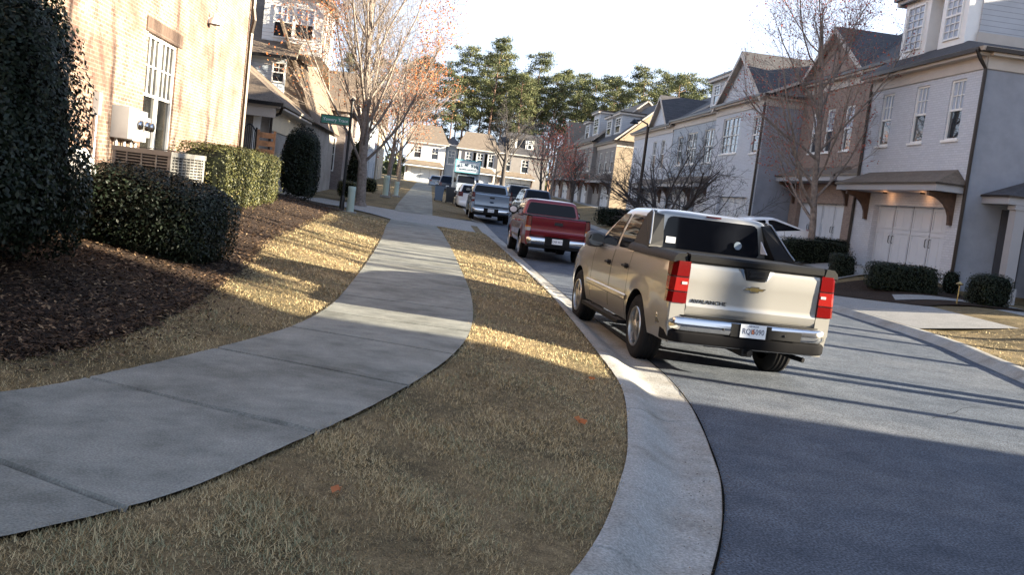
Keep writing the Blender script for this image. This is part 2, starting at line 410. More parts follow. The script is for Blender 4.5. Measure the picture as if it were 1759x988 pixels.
# ------------------------------------------------------------------ ground: one height function, sheets between kerb lines
def far(y): return .12 * np.log1p(np.exp((np.minimum(np.asarray(y, float), 400) - 31) / 6))
CT = {  # curves along the street: mulch edge M, sidewalk edges L R, grass/kerb K, kerb/road E, right road edge Q
 'W': [(-14, 6), (-10.5, 6.6), (-8.4, 7.1), (-7.4, 7.7), (-7, 8.5), (-7, 9.1), (-7, 9.9), (-7, 11), (-7, 12.5), (-7, 14.5), (-7, 18), (-7, 25), (-7, 33), (-7, 39.5)],
 'M': [(-12.3, 1.7), (-8.4, 2.7), (-5.8, 4.0), (-4.1, 5.2), (-2.9, 6.15), (-2.42, 7.05), (-2.2, 8.2), (-2.13, 9.6), (-2.2, 11.5), (-2.36, 14), (-2.71, 18), (-2.82, 25), (-3.1, 33), (-3.2, 39)],
 'L': [(-12, .6), (-8, 1.6), (-5.2, 3.1), (-3.5, 4.65), (-2.39, 5.9), (-2.0, 6.75), (-1.61, 7.88), (-1.18, 9.49), (-.98, 11.4), (-.95, 14), (-.96, 18), (-1.05, 25), (-1.25, 33), (-1.35, 39)],
 'R': [(-11, -1.2), (-6.8, 0), (-4, 1.55), (-2.3, 2.9), (-1.16, 4.11), (-.65, 5.25), (-.10, 6.85), (.38, 8.75), (.66, 10.8), (.8, 14), (.8, 18), (.74, 25), (.58, 33), (.5, 38)],
 'K': [(-10.5, -4), (-5.4, -2.2), (-2.3, -.1), (-.3, 2.1), (.86, 4.24), (1.4, 5.8), (1.72, 7.1), (2.05, 9), (2.18, 11.2), (2.3, 14.2), (2.42, 18), (2.45, 25), (2.4, 33), (2.3, 37)],
 'E': [(-10.3, -4.6), (-5.1, -2.75), (-1.85, -.55), (.25, 1.75), (1.45, 4.15), (2.12, 5.9), (2.5, 7.5), (2.8, 9.3), (2.93, 11.3), (2.9, 14.2), (2.88, 18), (2.9, 25), (2.95, 33), (2.9, 37)],
 'Q': [(-7, -9.5), (-1.5, -6), (2.5, -3), (4.8, .2), (6.2, 3), (7.2, 5.6), (7.8, 7.8), (8.35, 10.2), (8.75, 12.4), (9.25, 14.8), (9.8, 18), (9.8, 25), (9.8, 33), (9.8, 37)]}
def crom(P, per=8):
    P = [Vector(p) for p in P]; out = []
    for i in range(len(P) - 1):
        p0, p1, p2, p3 = P[max(i - 1, 0)], P[i], P[i + 1], P[min(i + 2, len(P) - 1)]
        for k in range(per):
            t = k / per
            out.append(.5 * (2 * p1 + (p2 - p0) * t + (2 * p0 - 5 * p1 + 4 * p2 - p3) * t * t + (3 * p1 - p0 - 3 * p2 + p3) * t ** 3))
    out.append(P[-1]); return out
PER = 10
CV = {k: np.array([tuple(p) for p in crom(v, PER)]) for k, v in CT.items()}
def lat(name, y):
    """x of a kerb line at y on the straight part"""
    c = CV[name]; return np.interp(y, c[:, 1], c[:, 0])
def dip(y): return sstep(31, 38.5, y) * (1 - sstep(45.5, 52, y))
def wob(x, y, a=.012): return a * (np.sin(x * 2.1 + y * .7) + np.sin(y * 1.3 - x * 1.1 + 2) + .6 * np.sin(x * 5.3 + y * 4.1))
def z_left(d, y): return (.28 + np.minimum(.13 * np.maximum(d, 0), .67)) * (1 - .6 * dip(y) * (1 - sstep(.5, 3.5, d) * .5)) + far(y)
def z_walk(y): return .28 * (1 - .6 * dip(y)) + far(y)
def z_right(x, y):
    rise = .36 + .32 * sstep(25, 27, y)
    return .12 + rise * sstep(10.4, 13.5, x) + far(y)
def gz(x, y):
    """ground height anywhere (for standing things on it)"""
    x = np.asarray(x, float); y = np.asarray(y, float)
    l, r, k, e, q = (np.interp(y, CV[c][:, 1], CV[c][:, 0]) for c in 'LRKEQ')
    zl = z_left(l - x, y); zw = z_walk(y)
    zs = zw + (far(y) + .13 - zw) * np.clip((x - r) / np.maximum(k - r, .1), 0, 1)
    return np.where(x < l, zl, np.where(x < r, zw, np.where(x < k, zs, np.where(x < q, far(y), z_right(np.maximum(x, 10.2), y)))))
def gp(x, y, dz=0): return Vector((x, y, float(gz(x, y)) + dz))
def sheet(name, mat, A, B, za, zb, n=6, wa=0, off=0, label=None, zf=None):
    m = MB(); rows = []
    for a, b, p, q in zip(A, B, za, zb):
        r = []
        for k in range(n + 1):
            t = k / n; x, y = a[0] + (b[0] - a[0]) * t, a[1] + (b[1] - a[1]) * t
            z = zf(x, y, t, p, q) if zf else p + (q - p) * t
            r.append((x, y, z + off + (wob(x, y, wa) * min(1, 6 * t * (1 - t)) if wa else 0)))
        rows.append(r)
    m.grid(rows, 0)
    return tag(m.build(name, mat, None, smooth=True, org=Vector((0, 0, 0))), label, None, None, 'structure')
Y = {k: CV[k][:, 1] for k in CV}
zwL, zwR = z_walk(Y['L']), z_walk(Y['R'])
zK, zE = far(Y['K']) + .13, far(Y['E'])
# base earth, to the horizon
m = MB(); rows = []
for yy in [-400, -200, -100, -40, -10, 5, 15, 25, 31, 37, 45, 55, 70, 90, 120, 160, 220, 300, 420, 900]:
    rows.append([(xx, yy, float(far(yy)) - .35) for xx in (-900, -400, -150, -60, -20, -7, 0, 5, 12, 25, 60, 150, 400, 900)])
m.grid(rows, 0); tag(m.build('ground', 'bare_soil', None), 'bare brown earth under the whole neighbourhood', None, None, 'structure')
sheet('mulch_bed', 'mulch', CV['W'], CV['M'], 0 * Y['W'], 0 * Y['M'], 14, .02, label='dark bark mulch bed along the brick wall',
      zf=lambda x, y, t, p, q: float(z_left((np.interp(y, CV['L'][:, 1], CV['L'][:, 0]) - x) if y > 6 else (1 - t) * 3.6 + .9, y)) + .015 * (1 - t))
sheet('lawn', 'thatch', CV['M'], CV['L'], 0 * Y['M'], zwL, 6, .012, label='dry tan lawn between mulch bed and sidewalk',
      zf=lambda x, y, t, p, q: float(z_left((np.interp(y, CV['L'][:, 1], CV['L'][:, 0]) - x) if y > 6 else (1 - t) * .9, y)) - .01)
def fork(c, a, b):  # slabs with real tooled joints: extra rows round each joint
    return c
def slabs(name, mat, A, B, za, zb, joints, n, depth, label, prof=None, w=.016):
    rows = []; ia = np.arange(len(A))
    ts = sorted(set(list(np.linspace(0, len(A) - 1, len(A))) + [j + s for j in joints for s in (-1e-6,)]))
    st = []
    for i in ia: st.append((float(i), 0))
    for j in joints:
        la = np.linalg.norm(np.array([np.interp(j + .5, ia, A[:, c]) - np.interp(j - .5, ia, A[:, c]) for c in (0, 1)]))
        e = w / max(la, .05)
        st += [(j - e * 1.8, 0), (j - e * .7, 1), (j + e * .7, 1), (j + e * 1.8, 0)]
        st = [s for s in st if not (abs(s[0] - j) < e * 1.5 and s[0] == int(s[0]) and s[1] == 0)]
    st.sort(); m = MB(); mats = []
    for s, g in st:
        a = [np.interp(s, ia, A[:, c]) for c in (0, 1)]; b = [np.interp(s, ia, B[:, c]) for c in (0, 1)]
        p, q = np.interp(s, ia, za), np.interp(s, ia, zb); r = []
        for k in range(n + 1):
            t = k / n; zz = p + (q - p) * t if prof is None else q + (p - q) * prof(t)
            r.append((a[0] + (b[0] - a[0]) * t, a[1] + (b[1] - a[1]) * t, zz - g * depth + (0 if g else .002 * sin(s * 3 + k))))
        rows.append(r); mats.append(g)
    i = 0
    m.grid(rows, 0)
    nr = n; m.m = [1 if (mats[k // nr] and mats[k // nr + 1]) else 0 for k in range(len(m.f))]
    return tag(m.build(name, [mat, 'joint'], None, smooth=True, angle=25, org=Vector((0, 0, 0))), label, None, None, 'structure')
def near_idx(c, pt):
    A = CV[c]; i = int(np.argmin(((A - np.array(pt)) ** 2).sum(1)))
    if 0 < i < len(A) - 1:
        d = A[i + 1] - A[i - 1]; i = i + float(np.clip(((np.array(pt) - A[i]) @ d) / (d @ d) * 2, -1, 1))
    return float(i)
JL = [(-5.6, 2.8), (-2.9, 5.32), (-2.09, 6.48), (-1.57, 8.0), (-1.18, 9.49), (-1.02, 10.8)]
JR = [(-4.0, 1.55), (-1.13, 4.13), (-.49, 5.67), (.02, 7.26), (.40, 8.88), (.62, 10.4)]
jl = [near_idx('L', p) for p in JL] + [near_idx('L', (-.98, yv)) for yv in (12.5, 14.3, 16.4, 18.9, 21.4, 24, 27, 30, 33, 36)]
jw = [near_idx('R', p) for p in JR] + [near_idx('R', (.78, yv)) for yv in (12.2, 14.2, 16.4, 18.9, 21.4, 24, 27, 30, 33, 36)]
nR = np.arange(len(CV['R'])); mp = np.interp(nR, [0] + jw + [len(nR) - 1], [0] + jl + [len(nR) - 1])
L2 = np.stack([np.interp(mp, nR, CV['L'][:, c]) for c in (0, 1)], 1)
slabs('sidewalk', 'concrete', L2, CV['R'], z_walk(L2[:, 1]) + .012, zwR + .012, jw, 6, .026, 'curving pale concrete sidewalk with dark joints')
sheet('grass_strip', 'thatch', CV['R'], CV['K'], zwR, zK, 6, .012, off=-.012, label='dry grass strip between sidewalk and kerb')
kp = lambda t: 1 - float(sstep(.1, .6, t)) if t < .62 else 0
jk = [near_idx('K', p) for p in ((-.6, 1.8), (1.0, 4.6), (1.93, 7.95), (2.2, 11.4), (2.3, 14.6), (2.4, 17.8), (2.43, 21), (2.43, 24), (2.43, 27.2), (2.4, 31))]
slabs('kerb', 'gutter_concrete', CV['K'], CV['E'], zK + .004, zE + .006, jk, 12, .012, 'rolled concrete kerb and gutter along the left of the road', kp, .009)
sheet('road', 'asphalt', CV['E'], CV['Q'], zE, far(Y['Q']), 12, 0, label='dark asphalt street curving to the left')
# open tar-dark seam between gutter and asphalt
m = MB(); rows = []
for i in range(len(CV['E'])):
    a = CV['E'][i]; d = CV['E'][min(i + 1, len(CV['E']) - 1)] - CV['E'][max(i - 1, 0)]; nrm = np.array([d[1], -d[0]]) / np.linalg.norm(d)
    ww = .007 + .002 * sin(i * .9)
    rows.append([(a[0] - nrm[0] * ww, a[1] - nrm[1] * ww, zE[i] + .011), (a[0] + nrm[0] * ww, a[1] + nrm[1] * ww, zE[i] + .011)])
m.grid(rows, 0); tag(m.build('road_seam', 'joint', None, org=Vector((0, 0, 0))), 'black seam between gutter and asphalt', None, None, 'structure')
# right kerb, lawn and everything beyond
def qoff(d):
    Q = CV['Q']; out = []
    for i in range(len(Q)):
        t = Q[min(i + 1, len(Q) - 1)] - Q[max(i - 1, 0)]; t = t / np.linalg.norm(t); out.append(Q[i] + np.array([t[1], -t[0]]) * d)
    return np.array(out)
Q1 = qoff(.38)
slabs('far_kerb', 'gutter_concrete', CV['Q'], Q1, far(Y['Q']) + .005, far(Y['Q']) + .125, [], 6, .01, 'concrete kerb along the right of the road', lambda t: 1 - float(sstep(0, .7, t)))
rows = []; m = MB()
for i in range(len(Q1)):
    x0, y0 = Q1[i]; rows.append([(x0 + (42 - x0) * t, y0, float(z_right(x0 + (42 - x0) * t, y0)) - .005) for t in np.linspace(0, 1, 26) ** 1.6])
m.grid(rows, 0); tag(m.build('verge_lawn', 'thatch', None, org=Vector((0, 0, 0))), 'dry lawn on the right side of the road', None, None, 'structure')
# the street beyond the alley crossing
ys = np.concatenate([np.linspace(37, 60, 24), np.linspace(64, 150, 20)])
def strip(name, mat, x0, x1, yy, z0, z1, n=3, label=None, off=0):
    A = np.stack([np.full(len(yy), x0) if np.isscalar(x0) else x0, yy], 1); B = np.stack([np.full(len(yy), x1) if np.isscalar(x1) else x1, yy], 1)
    return sheet(name, mat, A, B, far(yy) + z0, far(yy) + z1, n, 0, off, label)
strip('road', 'asphalt', 2.9, 9.8, ys, 0, 0, 6, 'far end of the asphalt street')
strip('far_kerb', 'gutter_concrete', 9.8, 10.18, ys, .003, .12, 2, 'far right kerb')
strip('verge_lawn', 'thatch', 10.18, 13.5, ys, .11, .79, 4, 'far right lawn'); strip('verge_lawn', 'drive_concrete', 13.5, 45, ys, .79, .79, 2, 'paved ground before the far townhouses')
yb = ys[ys >= 46.0]
zb = .28 * (1 - .6 * dip(yb))
strip('lawn', 'thatch', -8, -1.5, yb, .42, zb, 4, 'lawn beyond the alley'); strip('sidewalk', 'concrete', -1.5, .35, yb, zb + .01, zb + .01, 2, 'sidewalk beyond the alley')
strip('grass_strip', 'thatch', .35, 2.25, yb, zb, .13, 3, 'grass strip beyond the alley'); strip('kerb', 'gutter_concrete', 2.25, 2.9, yb, .13, .004, 3, 'kerb beyond the alley')
yc = np.linspace(36, 48, 13)
m = MB(); rows = []
for k, yy in enumerate(np.linspace(0, 1, 9)):
    r = []
    for xx in (-40, -20, -8, -5, -3.5, -2.2, -1.3, -.4, .6, 1.5, 2.2, 2.9):
        y0 = np.interp(xx, (-40, -3, -1.4, .5, 2.9), (44.6, 42.4, 38.95, 37.9, 36.9)); y1 = np.interp(xx, (-40, -3, .5, 2.9), (49.5, 48.6, 47.0, 46.8))
        yv = y0 + (y1 - y0) * yy
        zz = float(np.interp(xx, (-40, -6, -1.3, .6, 2.2, 2.9), (.55, .33, .122, .115, .08, .004))) + float(far(yv)) + .006
        r.append((xx, yv, zz))
    rows.append(r)
m.grid(rows, 0); tag(m.build('alley', 'drive_concrete', None, org=Vector((0, 0, 0))), 'pale concrete alley crossing the sidewalk', None, None, 'structure')
strip('back_lawn', 'thatch', -45, -6.8, np.linspace(-5, 46, 18), .93, .93, 3, 'ground behind the brick townhouse')
strip('back_lawn', 'thatch', -60, -8, yb, .5, .42, 3, 'ground behind the far left townhouses')
yg = np.array([36.5, 38, 40, 42, 44, 46.2]); strip('lawn', 'thatch', -7, -1.4, yg, .3, .10, 4, 'lawn corner at the alley')
strip('grass_strip', 'thatch', .3, 2.3, yg[:4], .09, .09, 2, 'grass strip corner at the alley'); strip('kerb', 'gutter_concrete', 2.25, 2.9, yg, .06, .003, 2, 'dropped kerb at the alley')
def drape(name, mat, quad, off, label, n=10, thick=0):
    a, b, c, d = [np.array(q, float) for q in quad]; m = MB(); rows = []
    for i in range(n + 1):
        r = []
        for j in range(n + 1):
            p = (a * (1 - i / n) + d * (i / n)) * (1 - j / n) + (b * (1 - i / n) + c * (i / n)) * (j / n)
            r.append((p[0], p[1], float(gz(p[0], p[1])) + off))
        rows.append(r)
    m.grid(rows, 0); return tag(m.build(name, mat, None, smooth=True, org=Vector((0, 0, 0))), label, None, None, 'structure')
drape('driveway', 'drive_concrete', [(10.2, 18.6), (42, 18.0), (42, 22), (10.2, 22.3)], .008, 'wide concrete driveway on the right', 16)
drape('driveway', 'drive_concrete', [(10.2, 22.3), (12.3, 22.28), (11.2, 24.9), (10.2, 26.4)], .008, 'driveway edge on the right', 8)
drape('front_bed', 'mulch', [(12.2, 22.1), (15.0, 22.05), (15, 26), (10.4, 26.6)], .03, 'dark mulch bed before the grey townhouse', 10)
drape('front_walk', 'drive_concrete', [(12.0, 23.2), (15.0, 22.5), (15.0, 23.5), (12.4, 24.2)], .045, 'concrete walk through the mulch bed', 8)
drape('driveway', 'drive_concrete', [(10.2, 26.9), (15.2, 26.9), (15.2, 31.4), (10.2, 31.4)], .02, 'garage driveway of the grey townhouse', 10)
drape('front_bed', 'mulch', [(10.6, 31.6), (15.2, 31.6), (16.7, 36.5), (10.6, 36.5)], .012, 'mulch bed under the reddish tree', 8)

# a few hairline cracks in the asphalt, and grit with leaf bits gathered along the gutter
def crack(pts, w, seed):
    r = random.Random(seed); P = [Vector((a, b, 0)) for a, b in pts]; Q = []
    for a, b in zip(P, P[1:]):
        n = max(int((b - a).length / .12), 2)
        for k in range(n): Q.append(a.lerp(b, k / n) + Vector((r.gauss(0, .018), r.gauss(0, .018), 0)))
    rows = []
    for k, p in enumerate(Q):
        t = (Q[min(k + 1, len(Q) - 1)] - Q[max(k - 1, 0)]).normalized(); nn = Vector((-t.y, t.x, 0)) * w * r.uniform(.5, 1.2); z = float(far(p.y)) + .006
        rows.append([(p.x + nn.x, p.y + nn.y, z), (p.x - nn.x, p.y - nn.y, z)])
    tag(MB().grid(rows).build('road_crack', 'joint', None, org=Vector((0, 0, 0))), 'thin dark crack in the asphalt', None, None, 'structure')
crack([(5.6, 9.6), (6.6, 10.6), (7.6, 10.9), (8.2, 11.6)], .003, 3)
# ------------------------------------------------------------------ plants
def limb(mb, mt, tips, rng, p, d, Ln, r, lev, P):
    nseg = P['seg'][min(lev, len(P['seg']) - 1)]
    pts, rad = [Vector(p)], [r]; d = Vector(d).normalized(); rend = r * P['taper'][min(lev, len(P['taper']) - 1)]
    dirs = []
    for k in range(nseg):
        w = P['wander'] * (1.0 if lev else .35)
        d = (d + Vector((rng.gauss(0, w), rng.gauss(0, w), rng.gauss(0, w))) + Vector((0, 0, P['up'][min(lev, len(P['up']) - 1)]))).normalized()
        dirs.append(d.copy()); pts.append(pts[-1] + d * (Ln / nseg)); rad.append(max(r + (rend - r) * (k + 1) / nseg, P['rmin']))
    (mb if r > P['split'] else mt).tube(pts, rad, 8 if lev == 0 else (5 if r > P['split'] else 3), cap=(lev == 0))
    if lev >= P['levels']:
        tips.append((pts[-1], lev)); tips.append((pts[len(pts) // 2], lev)); return
    nk = P['kids'][lev]
    for k in range(nk):
        f = P['start'][lev] + (1 - P['start'][lev]) * (k + rng.random() * .8) / nk
        s = min(f, .999) * nseg; i = int(s); q = pts[i].lerp(pts[i + 1], s - i); dd = dirs[i]
        a = dd.orthogonal().normalized(); a.rotate(Matrix.Rotation(k * 2.4 + rng.random() * 1.3, 3, dd))
        ang = radians(rng.uniform(*P['angle'][min(lev, len(P['angle']) - 1)]))
        nd = dd * cos(ang) + a * sin(ang)
        rr = rad[i] + (rad[i + 1] - rad[i]) * (s - i)
        limb(mb, mt, tips, rng, q, nd, Ln * P['ratio'][min(lev, len(P['ratio']) - 1)] * rng.uniform(.7, 1.2) * (1.15 - .45 * f), rr * P['rk'] * rng.uniform(.75, 1), lev + 1, P)
    tips.append((pts[-1], lev))
BASEP = dict(levels=4, seg=[6, 5, 4, 3, 2], taper=[.45, .4, .4, .4, .5], wander=.10, up=[.05, .10, .07, .03, .02], kids=[13, 8, 6, 4], start=[.25, .2, .15, .15],
             angle=[(28, 50), (24, 48), (25, 55), (25, 60)], ratio=[.72, .5, .5, .52], rk=.55, split=.018, rmin=.003)
def bare_tree(name, base, height, r, seed, P, bark, label, leaf=None, nleaf=0, leafsize=.1, leafsel=None, group=None, lean=(0, 0), spread=.12, cat='tree'):
    global ORG
    rng = random.Random(seed); P = dict(BASEP, **P)
    ORG = Vector(base); root = thing(name, ORG, label, cat, group)
    mb, mt, tips = MB(), MB(), []
    b0 = ORG - Vector((0, 0, .15))
    mb.tube([b0, ORG + Vector((0, 0, .12))], [r * 1.5, r * 1.05], 8)
    limb(mb, mt, tips, rng, b0, (lean[0], lean[1], 1), height * P.get('trunk', .6), r, 0, P)
    mb.build('trunk', bark, root, smooth=True, angle=80)
    mt.build('crown', P.get('twigmat', bark), root)
    if leaf and nleaf:
        T = np.array([tuple(t[0]) for t in tips])
        if leafsel: T = T[np.array([leafsel(*t) for t in T])]
        g = np.random.default_rng(seed)
        pts = T[g.integers(0, len(T), nleaf)] + g.normal(size=(nleaf, 3)) * spread
        cards('leaves', pts, leafsize, leaf, root, rng=g, aspect=.75)
    ORG = Vector((0, 0, 0)); return root
def sbox(rng, n, dims, p, bottom=-.92):
    a, b, c = dims; ar = np.array([b * c, b * c, a * c, a * c, a * b, a * b]); ar = ar / ar.sum()
    f = rng.choice(6, n, p=ar); q = rng.uniform(-1, 1, (n, 3)); ax = f // 2
    q[np.arange(n), ax] = np.where(f % 2 == 0, 1, -1)
    q = q / ((np.abs(q) ** p).sum(1) ** (1 / p))[:, None]
    q = q[q[:, 2] > bottom]
    nr = np.sign(q) * np.abs(q) ** (p - 1) / np.array(dims); nr /= np.linalg.norm(nr, axis=1)[:, None]
    return q * np.array(dims), nr
def shrub(name, base, dims, rz, nleaf, leafsize, mat, label, p=4, lump=.07, depth=.14, group=None, cat='shrub', seed=1, core=.86, taper=0, stray=.03):
    """clipped shrub or hedge: dark woody inside and a shell of single leaves; dims = half sizes"""
    global ORG
    g = np.random.default_rng(seed); ORG = Vector(base); root = thing(name, ORG, label, cat, group)
    c, s = cos(rz), sin(rz); ph = g.uniform(0, 6, 6)
    def place(q, k=1):
        lumpv = 1 + lump * (np.sin(q[:, 0] * 4.1 + ph[0]) * np.sin(q[:, 2] * 3.7 + ph[1]) + .7 * np.sin(q[:, 1] * 6.3 + ph[2] + q[:, 2] * 3) + .5 * np.sin(q[:, 0] * 11 + q[:, 1] * 9 + ph[3]))
        q = q * lumpv[:, None] * k
        t = 1 - taper * (q[:, 2] / dims[2] * .5 + .5)
        x, y = q[:, 0] * t, q[:, 1] * t
        return np.stack([c * x - s * y, s * x + c * y, q[:, 2] + dims[2]], 1) + np.array(base)
    q, nr = sbox(g, nleaf, dims, p)
    k = 1 - g.random(len(q)) ** 1.5 * depth / min(dims)
    k = np.where(g.random(len(q)) < stray, 1 + g.random(len(q)) * .06 / min(dims), k)
    nw = np.stack([c * nr[:, 0] - s * nr[:, 1], s * nr[:, 0] + c * nr[:, 1], nr[:, 2] + .25], 1)
    cards('foliage', place(q, 1) * 1.0 if False else place(q * k[:, None]), leafsize, mat, root, nrm=nw, rng=g, jitter=.75, rnd=np.clip(g.beta(2, 2.2, len(q)) , 0, 1))
    m = MB(); U, V = 18, 12; rows = []
    for i in range(V + 1):
        th = -pi / 2 + pi * i / V; r = []
        for j in range(U):
            d = np.array([[cos(th) * cos(2 * pi * j / U), cos(th) * sin(2 * pi * j / U), sin(th)]])
            d = d / ((np.abs(d) ** p).sum() ** (1 / p)); r.append(tuple(place(d * np.array(dims) * core)[0]))
        rows.append(r)
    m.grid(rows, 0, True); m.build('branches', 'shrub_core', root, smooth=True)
    ORG = Vector((0, 0, 0)); return root
def pine_mesh(seed, H, crown0, spread, n):
    """tall loblolly pine, base at the origin: bare trunk, whorled limbs, needle tufts"""
    global ORG
    ORG = Vector((0, 0, 0)); rng = random.Random(seed); g = np.random.default_rng(seed)
    root = thing('pine_tree', ORG, 'pine', 'tree'); mb = MB()
    lean = Vector((rng.gauss(0, .02), rng.gauss(0, .02), 1))
    pts = [Vector((0, 0, -.5))] + [lean * (H * k / 7) + Vector((rng.gauss(0, .12), rng.gauss(0, .12), 0)) for k in range(1, 8)]
    mb.tube(pts, [.30 * H / 26 * (1 - .85 * k / 7) for k in range(8)], 6)
    T = []
    nl = 34
    for k in range(nl):
        f = crown0 + (1 - crown0) * (k / nl) ** .9; z = f * H; i = min(int(f * 7), 6); b = pts[i].lerp(pts[i + 1], f * 7 - i)
        rel = (f - crown0) / (1 - crown0); R = spread * (.5 + .75 * sin(pi * min(rel * .75 + .22, 1))) * rng.uniform(.45, 1.15)
        a = k * 2.4 + rng.random(); d = Vector((cos(a), sin(a), rng.uniform(.0, .5)))
        e = b + d * R; mb.tube([b, b.lerp(e, .5) + Vector((0, 0, .1)), e], [.06, .04, .015], 3, cap=False)
        for q in range(5):
            T.append(tuple(b.lerp(e, rng.uniform(.5, 1.08)) + Vector((rng.gauss(0, .35), rng.gauss(0, .35), rng.gauss(.1, .25)))))
    for q in range(6): T.append(tuple(pts[-1] + Vector((rng.gauss(0, .4), rng.gauss(0, .4), rng.gauss(-.2, .4)))))
    mb.build('trunk', 'bark_pine', root, smooth=True, angle=80)
    T = np.array(T); ti = g.integers(0, len(T), n)
    tone = g.normal(.5, .17, len(T))
    d = g.normal(size=(n, 3)) * np.array([.46, .46, .22])
    cards('crown', T[ti] + d, .36, 'pine_needle', root, rng=g, aspect=.4, rnd=np.clip(tone[ti] + g.normal(0, .12, n), 0, 1))
    return root
def blades(name, label, zone, n_fn, seed, mat='grass_blade', length=(.02, .055), tiltr=(30, 80), wpx=.0016, lim=(0, 60), patch=None):
    """zone: list of curve names (left,right) with height function; n_fn(distance)->blades per m2"""
    g = np.random.default_rng(seed); A, B, zf, inset = zone
    P = []
    for i in range(len(A) - 1):
        a0, b0, a1, b1 = A[i], B[i], A[i + 1], B[i + 1]
        mid = (a0 + b0 + a1 + b1) / 4; dist = max(np.linalg.norm(mid), 2.2)
        if mid[1] < lim[0] or mid[1] > lim[1]: continue
        area = np.linalg.norm(b0 - a0 + b1 - a1) / 2 * np.linalg.norm(a1 + b1 - a0 - b0) / 2
        n = int(area * n_fn(dist))
        if n <= 0: continue
        s, t = g.random(n), g.random(n) * (1 - inset[0] - inset[1]) + inset[0]
        q = (a0 * (1 - s)[:, None] + a1 * s[:, None]) * (1 - t)[:, None] + (b0 * (1 - s)[:, None] + b1 * s[:, None]) * t[:, None]
        P.append(np.column_stack([q, t]))
    P = np.concatenate(P); n = len(P); x, y = P[:, 0], P[:, 1]
    z = zf(x, y, P[:, 2]); dist = np.maximum(np.hypot(x, y), 2.5)
    az = g.random(n) * 2 * pi; tl = np.radians(g.uniform(tiltr[0], tiltr[1], n)); ln = g.uniform(length[0], length[1], n) * (1 + dist * .015) * (.8 + .35 * np.sin(x * 5.1 + 1) * np.sin(y * 4.3 + x * 2))
    w = np.maximum(.0022, dist * .00042)
    dx, dy = np.cos(az), np.sin(az)
    base = np.stack([x, y, z - .004], 1); side = np.stack([-dy, dx, np.zeros(n)], 1) * w[:, None]
    tip = base + np.stack([dx * np.sin(tl), dy * np.sin(tl), np.cos(tl)], 1) * ln[:, None]
    V = np.stack([base - side, base + side, tip], 1).reshape(-1, 3)
    pn = .5 + .25 * np.sin(x * 1.7 + 1) * np.sin(y * 1.3) + .2 * np.sin(x * 4.1 + y * 2.7)
    rnd = np.clip(g.normal(.42, .2, n) + (pn - .5) * .35, 0, .8)
    if patch is not None: rnd = patch(x, y, rnd, g)
    o = raw_mesh(name, V, 3, n, mat, None, rnd, 'stuff', Vector((0, 0, 0)))
    return tag(o, label, 'grass')
def strip_z(x, y, t):
    r0 = z_walk(y); return r0 + (far(y) + .13 - r0) * t - .012 + wob(x, y) * np.minimum(1, 6 * t * (1 - t))
def lawn_z(x, y, t):
    l = np.interp(y, CV['L'][:, 1], CV['L'][:, 0]); d = np.where(y > 6, l - x, (1 - t) * .9)
    return z_left(d, y) - .01 + wob(x, y) * np.minimum(1, 6 * t * (1 - t))
def green(x, y, r, g):
    gm = np.sin(x * 2.2 + 3) * np.sin(y * 1.9 + 1) + .5 * np.sin(x * 6 + y * 4)
    return np.where((gm > .25) & (g.random(len(x)) < .30), g.uniform(.84, .96, len(x)), r)
dens = lambda d: float(np.clip(70000 / d ** 2.0, 40, 4200))
# ------------------------------------------------------------------ house parts
def mkF(p0, u, n):
    p0, u, n = Vector(p0), Vector(u), Vector(n)
    return lambda a, z, d=0: p0 + u * a + n * d + Vector((0, 0, z))
def wall_face(m, F, u0, u1, z0, z1, ops=(), mi=0, rev=.13, top=None):
    us = sorted({u0, u1, *[o[0] for o in ops], *[o[1] for o in ops]}); zs = sorted({z0, z1, *[o[2] for o in ops], *[o[3] for o in ops]})
    for a, b in zip(us, us[1:]):
        for c, d in zip(zs, zs[1:]):
            if not any(o[0] <= a and b <= o[1] and o[2] <= c and d <= o[3] for o in ops):
                m.poly([F(a, c), F(b, c), F(b, d), F(a, d)], mi)
    for a, b, c, d in [o[:4] for o in ops]:
        for p, q in (((a, c), (a, d)), ((b, d), (b, c)), ((a, d), (b, d)), ((b, c), (a, c))):
            m.poly([F(*p), F(*q), F(*q, -rev), F(*p, -rev)], mi)
